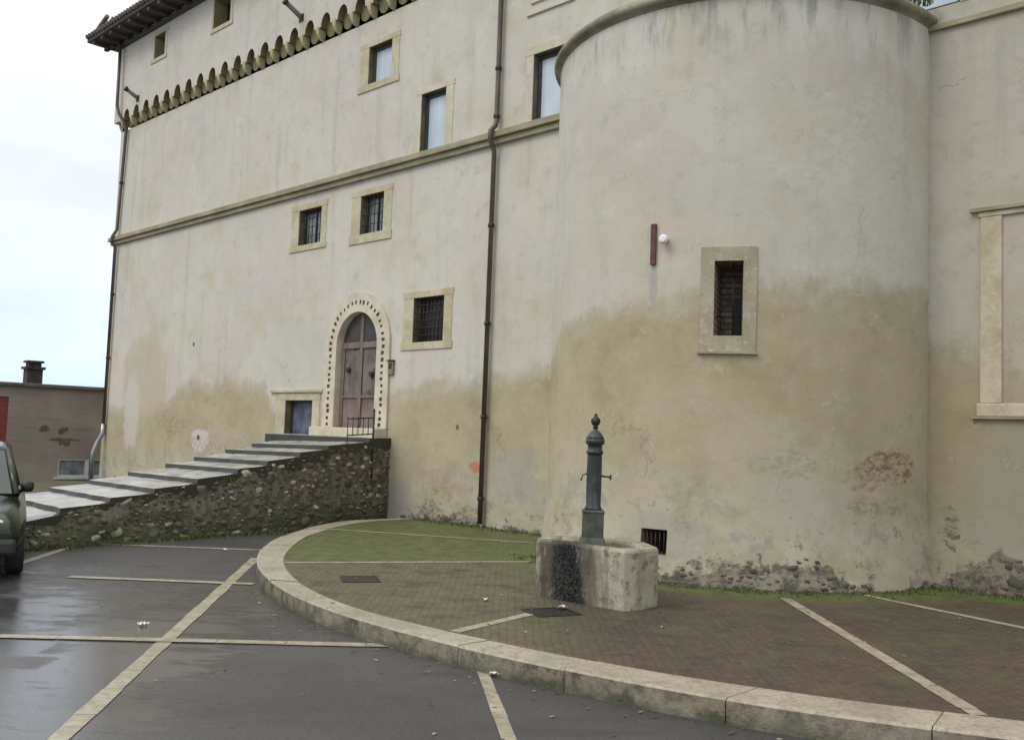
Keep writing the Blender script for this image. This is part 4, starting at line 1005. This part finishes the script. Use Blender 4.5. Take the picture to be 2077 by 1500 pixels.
# ------------------------------------------------------------------ fountain
BC = Vector((.875, 8.95, .146)); BA = R(41)
basin = empty('stone_basin', BC, -BA, 'stained travertine trough with a black mossy overflow streak on its front', 'fountain basin')
hl, hd, chx, chy, Hb = .565, .36, .10, .26, .52
def octo(s_, t_=0):
    l, d_ = hl - s_, hd - s_
    return [(-l + chx, -d_), (l - chx * .6, -d_), (l, -d_ + .12), (l, d_ - chy), (l - .3, d_), (-l + .3, d_), (-l, d_ - chy), (-l, -d_ + .12)]
m = MB(); prof = [(.0, 0), (.0, Hb - .03), (.012, Hb), (.10, Hb), (.115, Hb - .03), (.12, .36), (.12, .34)]
rg = [[(x, y, z) for x, y in octo(s_)] for s_, z in prof]
for a, b in zip(rg, rg[1:]):
    for k in range(8): m.face([a[k], a[(k + 1) % 8], b[(k + 1) % 8], b[k]])
m.face(rg[-1])
part('trough', m, M_BAS, basin, bevel=.014)
m = MB(); q = octo(.121); m.face([(x, y, .44) for x, y in q]); part('water', m, simple('trough_water', (.012, .013, .01), (.02, .02, .015), 3, .06, .05, spec=.6), basin)
# moss: a lumpy strip hanging down the front
m = MB(); rm = random.Random(3)
for _ in range(1500):
    z = rm.uniform(.0, Hb); fz = 1 - z / Hb; x = -.125 + .05 * fz + rm.gauss(0, .05 + .03 * fz) + .03 * mnoise.noise(Vector((z * 9, 0, 0)))
    if abs(x + .1) > .23: continue
    p = Vector((x, -hd - .001, z)); L_ = rm.uniform(.010, .028); dv = Vector((rm.uniform(-.5, .5), -rm.uniform(.35, .9), -rm.uniform(.5, 1.2))).normalized() * L_; sdv = Vector((rm.uniform(.4, 1), 0, rm.uniform(-.5, .5))).normalized() * .005
    m.face([p - sdv, p + sdv, p + sdv * .5 + dv, p - sdv * .5 + dv])
part('moss', m, M_MOSS, basin)
m = MB(); m.box(hl - .045, hl + .008, -.10, .02, .01, Hb - .05); part('end_slab', m, M_BAS, basin, bevel=.01)
PC = Vector((.80, 9.0, .146 + .44))
pump = empty('drinking_fountain', PC, -BA + R(38), 'dark green cast iron drinking fountain column standing in the stone basin', 'drinking fountain')
m = MB(); m.hexa([(-.17, -.17, -.1), (.17, -.17, -.1), (.17, .17, -.1), (-.17, .17, -.1), (-.105, -.105, .12), (.105, -.105, .12), (.105, .105, .12), (-.105, .105, .12)]); part('footing', m, M_PLINTH, pump, 'brown crusted stone footing of the column', bevel=.02)
m = MB(); m.box(-.098, .098, -.098, .098, .10, .36); m.box(-.105, .105, -.105, .105, .335, .365); part('plinth', m, M_PLINTH, pump, bevel=.012)
m = MB(); flut = lambda a, i: 1 - (.05 * (.5 + .5 * math.cos(a * 12)) if 2 <= i <= 6 else 0)
m.lathe([(.082, .362), (.08, .385), (.070, .40), (.072, .55), (.072, .72), (.070, .86), (.070, .88), (.080, .885), (.080, .905), (.068, .915), (.068, .965), (.086, .975), (.09, 1.0), (.086, 1.02)], 48, rfun=flut); part('column', m, M_CAST, pump)
m = MB(); m.lathe([(.086, 1.018), (.076, 1.045), (.045, 1.085), (.022, 1.105), (.018, 1.12)], 24); part('cap', m, M_CAST, pump)
m = MB(); m.lathe([(.018, 1.118), (.030, 1.125), (.018, 1.14), (.034, 1.155), (.046, 1.18), (.042, 1.205), (.020, 1.225), (.013, 1.235), (.018, 1.248), (.0, 1.262)], 18); part('finial', m, M_IRON, pump)
m = MB(); m.tube([(.06, 0, .68), (.14, -.005, .672), (.160, -.008, .665)], .009, 8); m.tube([(.152, -.01, .695), (.152, -.01, .648)], .009, 8); part('spout', m, M_CAST, pump)
m = MB(); m.tube([(-.06, -.01, .70), (-.105, -.02, .685), (-.122, -.03, .63)], .007, 8); part('spout', m, M_CAST, pump)

# ------------------------------------------------------------------ house behind on the left
HO = Vector((-15.2, 25.4, -1.0)); hv = Vector((5.9, 4.9, 0)); HR = math.atan2(hv.y, hv.x); HL = 7.6
house = empty('brick_house', HO, HR, 'low brown rendered house with red shutter behind the castle corner', 'house')
m = MB(); HH = 3.5
wall_holes(m, 0, HL, 0, HH, [(3.15, 4.75, 1.0, 1.52, .2), (.75, 1.78, 1.95, 3.2, .2)])
m.face([(0, 0, 0), (0, 0, HH), (0, 6, HH), (0, 6, 0)]); m.face([(HL, 0, 0), (HL, 6, 0), (HL, 6, HH), (HL, 0, HH)]); m.face([(0, 6, 0), (0, 6, HH), (HL, 6, HH), (HL, 6, 0)])
part('wall', m, M_HOUSE, house)
m = MB(); m.box(-.15, HL + .15, -.18, 6.2, HH, HH + .10); rf_ = part('roof', m, M_HROOF, house, bevel=.02)
m = MB(); m.box(2.42, 2.84, 1.0, 1.45, HH + .1, HH + .55); m.box(2.36, 2.9, .94, 1.51, HH + .55, HH + .62); m.box(2.46, 2.8, 1.04, 1.41, HH + .62, HH + .74); m.box(2.40, 2.86, .98, 1.47, HH + .74, HH + .80)
part('chimney', m, M_CHIM, rf_)
m = MB(); m.box(.75, 1.78, .05, .12, 1.95, 3.2)
for k in range(1, 6): m.box(.8, 1.73, .035, .049, 1.95 + k * .2, 1.99 + k * .2)
m.box(.7, 1.83, -.05, .04, 1.88, 1.945)
part('shutter', m, M_REDD, house, 'red painted shutter')
m = MB(); a, b, c, d_ = 3.15, 4.75, 1.0, 1.52; t = .05
m.box(a, b, .03, .10, c, c + t); m.box(a, b, .03, .10, d_ - t, d_); m.box(a, a + t, .03, .10, c + t, d_ - t); m.box(b - t, b, .03, .10, c + t, d_ - t); m.box(3.95 - t, 3.95 + t, .03, .10, c + t, d_ - t); m.box(a - .08, b + .08, -.05, .10, c - .06, c - .002)
fr = part('window', m, M_WHITEF, house); m = MB(); m.box(a + .02, b - .02, .11, .13, c + .02, d_ - .02); part('pane', m, M_GLASS, fr)

# ------------------------------------------------------------------ parked car (nose towards the viewer)
CA = Vector((-4.72, 9.60, 0)); AX = Vector((-.46, .888, 0)).normalized()      # backwards along the car
car = empty('parked_car', CA, math.atan2(AX.y, AX.x), 'dark green hatchback parked at the far left edge, front facing the viewer', 'car')
car.scale = (1.0, 1.0, 1.0)
# local x = backwards, y = towards the car's right as seen from the front left... width runs +y
CW = 1.52; SC = .9
def sect(x, zb, zs, zt, wb, ws, wt):      # half profile
    return [(x, .0 * CW, zb), (x, wb * .85, zb), (x, wb, zb + .08), (x, ws, (zb + zs) / 2), (x, ws * .985, zs - .05), (x, wt, zt), (x, 0, zt + .02)]
secs = [(.0, .30, .52, .54, .50, .60, .50), (.06, .22, .56, .60, .62, .70, .60), (.3, .20, .64, .68, .70, .75, .66), (.75, .20, .70, .76, .73, .76, .68), (1.1, .20, .76, .82, .74, .76, .69),
        (2.0, .20, .80, .84, .74, .76, .70), (3.0, .22, .82, .86, .73, .75, .69), (3.3, .28, .80, .84, .70, .72, .66), (3.42, .36, .72, .76, .64, .66, .60)]
m = MB(); rr_ = [sect(*q) for q in secs]
full = [[(p[0], -p[1], p[2]) for p in r_[::-1]][:-1] + r_ for r_ in rr_]
full = [[(p[0], p[1], p[2]) for p in r_] for r_ in full]
for a, b in zip(full, full[1:]):
    for k in range(len(a) - 1): m.face([a[k], b[k], b[k + 1], a[k + 1]], sm=True)
m.face(full[0]); m.face(full[-1][::-1])
for a, b in zip(full, full[1:]): m.face([a[0], a[-1], b[-1], b[0]])
SH = .76     # shift so that the local origin sits near the car's visible front corner
def cpart(name, m, mat, lab=None, bevel=0, par=None):
    if par is None: m.v = [(x, y - SH * -1, z) for x, y, z in m.v]
    else: m.v = [(x, y - SH * -1, z) for x, y, z in m.v]
    return part(name, m, mat, par or car, lab, bevel)
bd = cpart('body', m, M_CARB)
md = bd.modifiers.new('sub', 'SUBSURF'); md.levels = 2; md.render_levels = 2
# greenhouse
G0 = [(.95, .62, .80), (1.62, .52, 1.26), (2.75, .52, 1.30), (3.32, .60, .84)]
m = MB(); t = [(1.66, .50, 1.265), (2.72, .50, 1.30)]
m.hexa([(1.60, -.53, 1.235), (2.78, -.53, 1.265), (2.78, .53, 1.265), (1.60, .53, 1.235), (1.68, -.47, 1.285), (2.70, -.47, 1.315), (2.70, .47, 1.315), (1.68, .47, 1.285)]); cpart('roof', m, M_CARB, bevel=.03)
m = MB(); wq = [(.97, -.60, .80), (.97, .60, .80), (1.60, .50, 1.24), (1.60, -.50, 1.24)]; m.face(wq); m.face([(x + .02, y, z - .02) for x, y, z in wq][::-1]); cpart('windscreen', m, M_CARG)
m = MB(); wq = [(3.33, .60, .82), (3.33, -.60, .82), (2.78, -.50, 1.265), (2.78, .50, 1.265)]; m.face(wq); cpart('rear_window', m, M_CARG)
m = MB()
for sy in (-1, 1):
    wq = [(1.02, sy * .66, .82), (1.62, sy * .54, 1.235), (2.76, sy * .54, 1.265), (3.28, sy * .65, .83)]; m.face(wq if sy > 0 else wq[::-1])
cpart('side_windows', m, M_CARG)
for sy in (-1, 1):
    for pth, rad in (([(.90, sy * .645, .79), (1.25, sy * .585, 1.03), (1.62, sy * .525, 1.25)], .032), ([(2.0, sy * .665, .82), (2.05, sy * .54, 1.26)], .025), ([(3.34, sy * .64, .82), (2.78, sy * .525, 1.27)], .04)):
        m = MB(); m.tube(pth, rad, 8); cpart('pillar', m, M_CARB)
for sy in (-1, 1):
    m = MB(); m.tube([(1.14, sy * .66, .80), (1.12, sy * .71, .84)], .02, 8); q = MB(); q.lathe([(0, -.06), (.055, -.055), (.075, -.01), (.072, .04), (.0, .065)], 14)
    m.merge(q, lambda x, y, z: (x * .7 + 1.10, y * .9 + sy * .745, z + .87))
    cpart('mirror', m, M_PLAST)
for x in (.62, 2.72):
    for sy in (-1, 1):
        w = MB(); yo = sy * .66
        prof = [(.16, -.085), (.25, -.085), (.275, -.06), (.275, .06), (.25, .085), (.16, .085)]
        w.lathe(prof, 28); w.v = [(p[0] + x, p[2] + yo, p[1] + .275) for p in w.v]; wh = cpart('wheel', w, M_TYRE)
        w = MB(); w.lathe([(.05, -.03), (.16, -.05), (.17, 0), (.16, .05), (.05, .03)], 20); w.v = [(p[0] + x, p[2] + yo + sy * .04, p[1] + .275) for p in w.v]; cpart('rim', w, M_STEEL, par=wh)
m = MB(); m.box(-.05, .10, -.66, .66, .26, .42); cpart('bumper', m, M_PLAST, bevel=.04)
for sy in (-1, 1):
    m = MB(); m.hexa([(.02, sy * .42 - .13, .48), (.02, sy * .42 + .13, .48), (.2, sy * .42 + .13, .48), (.2, sy * .42 - .13, .48), (.08, sy * .42 - .12, .60), (.08, sy * .42 + .12, .60), (.2, sy * .42 + .12, .60), (.2, sy * .42 - .12, .60)]); cpart('headlight', m, M_LENS, bevel=.02)
m = MB(); m.box(-.005, .06, -.26, .26, .47, .55); cpart('grille', m, M_PLAST, bevel=.01)
m = MB(); m.box(-.062, -.052, -.22, .22, .30, .38); cpart('number_plate', m, M_WHITE)

# ------------------------------------------------------------------ litter, weeds, grass
def paper(x, y, z, s_, label):
    m = MB(); K = 5; g = [[Vector(((i / K - .5) * s_, (j / K - .5) * s_ * .7, .006 + abs(mnoise.noise(Vector((i * .9 + x * 9, j * .9, y)))) * s_ * .5)) for j in range(K + 1)] for i in range(K + 1)]
    for i in range(K):
        for j in range(K): m.face([g[i][j], g[i + 1][j], g[i + 1][j + 1], g[i][j + 1]])
    o = m.build('paper_scrap', M_PAPER); o.location = (x, y, z); o.rotation_euler = (0, 0, rnd.uniform(0, 6)); tag(o, label, 'litter', 'scraps of paper litter')
paper(-.03, 6.55, .006, .10, 'crumpled white paper lying on the asphalt against the kerb')
paper(-2.86, 7.78, .003, .075, 'small white paper scrap on the asphalt left of the diagonal strip')
paper(-3.62, 12.55, .006, .07, 'tiny white paper scrap near the stair foot')
paper(.50, 8.30, .160, .09, 'white paper scrap on the drain grate at the basin')
paper(-.16, 8.62, .150, .07, 'white paper scrap on the setts left of the basin')
def debris():
    m = MB(); r = random.Random(21)
    for k in range(620):
        if k < 330:      # along the kerb, on the road side and on top
            p = KO[r.randrange(10, len(KO) - 8)]; q = KI[min(len(KI) - 1, KO.index(p))]; o_ = (p - q).normalized(); dd = abs(r.gauss(0, .28)) + .02; x, y, z = p.x + o_.x * dd, p.y + o_.y * dd, .006
        elif k < 520:
            x, y, z = r.uniform(-1.6, 4.2), r.uniform(6.4, 10.6), .152
            if (x < 1.6 and y < 7.2 - .5 * x) or (x > 1.2 and y > 9.6): continue
        else: x, y, z = r.uniform(-5, 1.5), r.uniform(4.6, 12), .006
        if k >= 520 and x > -3.3 and y > 6.2 - .6 * x: continue
        s_ = r.uniform(.006, .02); a_ = r.uniform(0, 6.28); c_, d_ = math.cos(a_), math.sin(a_); h_ = s_ * r.uniform(.1, .5)
        P = [(-1, -.4, 0), (0, -.55, h_ / s_), (1, 0, .1), (0, .55, h_ / s_ * .6), (-1, .4, 0)]
        m.face([(x + (u * c_ - v * d_) * s_, y + (u * d_ + v * c_) * s_, z + w * s_) for u, v, w in P])
    n = NT('fallen_bits'); mt = n.done(n.ramp(n.isl, [(0, (.06, .04, .02)), (.5, (.14, .10, .05)), (.85, (.22, .19, .13)), (1, (.4, .38, .33))]), .8)
    tag(m.build('leaf_litter', mt, weld=False), 'tiny brown leaf bits and grit along the kerb', 'leaf litter', None, 'stuff')
debris()
def clump(m, c, n, h, sp, w=.006):
    for _ in range(n):
        a = rnd.uniform(0, 6.28); r_ = sp * math.sqrt(rnd.random()); p = Vector((c[0] + r_ * math.cos(a), c[1] + r_ * math.sin(a), c[2])); b = rnd.uniform(0, 6.28)
        le = Vector((math.cos(b), math.sin(b), 0)); sd2 = Vector((-le.y, le.x, 0)) * w; hh = h * rnd.uniform(.5, 1.1); tip = p + le * hh * rnd.uniform(.2, .8) + Vector((0, 0, hh)); mid_ = p + le * hh * .18 + Vector((0, 0, hh * .6))
        m.face([p - sd2, p + sd2, mid_ + sd2 * .7, mid_ - sd2 * .7]); m.face([mid_ - sd2 * .7, mid_ + sd2 * .7, tip])
m = MB()
for _ in range(520):          # foot of the tower
    p = rnd.uniform(-40, 88); r_ = TR + .11 + abs(rnd.gauss(0, .14)); q = tower.matrix_basis @ Vector(tp(p, r_, .146)); clump(m, q, 4, .026, .06)
for _ in range(420):          # foot of the facade
    s_ = rnd.choice((rnd.uniform(-1.6, 2.4), rnd.uniform(6.9, 9.5))); q = fw(s_, abs(rnd.gauss(0, .15)), .146); clump(m, q, 4, .04, .06)
tag(m.build('grass', M_GRASS, weld=False), 'short moss and grass along the foot of the walls', 'grass', None, 'stuff')
m = MB()
for _ in range(620):          # foot of the stair wall
    nd = rnd.uniform(.8, 6.6); o_ = .12 + abs(rnd.gauss(0, .13)); q = fw(RIGHT(nd) + .05 + o_, nd, 0); clump(m, q, 5, .05, .07)
for _ in range(400):
    q = fw(RIGHT(6.4) - rnd.uniform(-.2, 3), 6.9 + abs(rnd.gauss(0, .15)), 0); clump(m, q, 5, .08, .06)
tag(m.build('weeds', M_GRASS, weld=False), 'green weeds along the foot of the stair wall', 'weeds', None, 'stuff')
m = MB()
for _ in range(70): nd = rnd.uniform(.3, 6.3); z = rnd.uniform(.1, .95) * zlist(nd); clump(m, Vector(fw(side_pt(nd, z)[0] + .02, nd, z)), 8, .07, .05)
tag(m.build('wall_weeds', M_GRASS, weld=False), 'tufts of weed growing out of the rubble stair wall', 'weeds', None, 'stuff')
m = MB()      # verge between the stair and the house
for i in range(14):
    for j in range(6):
        P = lambda i, j: fw(-5.6 - i * .62, -.05 + 3.8 * j / 6, 0.02 + .10 * (mnoise.noise(Vector((i * .5, j * .7, 2))) + .4) * (1 - j / 6))
        m.face([P(i, j), P(i + 1, j), P(i + 1, j + 1), P(i, j + 1)])
v = m.build('verge', M_DIRT); tag(v, kind='structure')
o = empty('weed_tuft', tower.matrix_basis @ Vector(tp(84, TR + .02, ZR + .18)), 0, 'dry weed tuft growing on the tower rim beside the right wall', 'weed')
m = MB(); clump(m, (0, 0, 0), 60, .22, .12, .008); m.build('blades', M_WEED, o, weld=False)
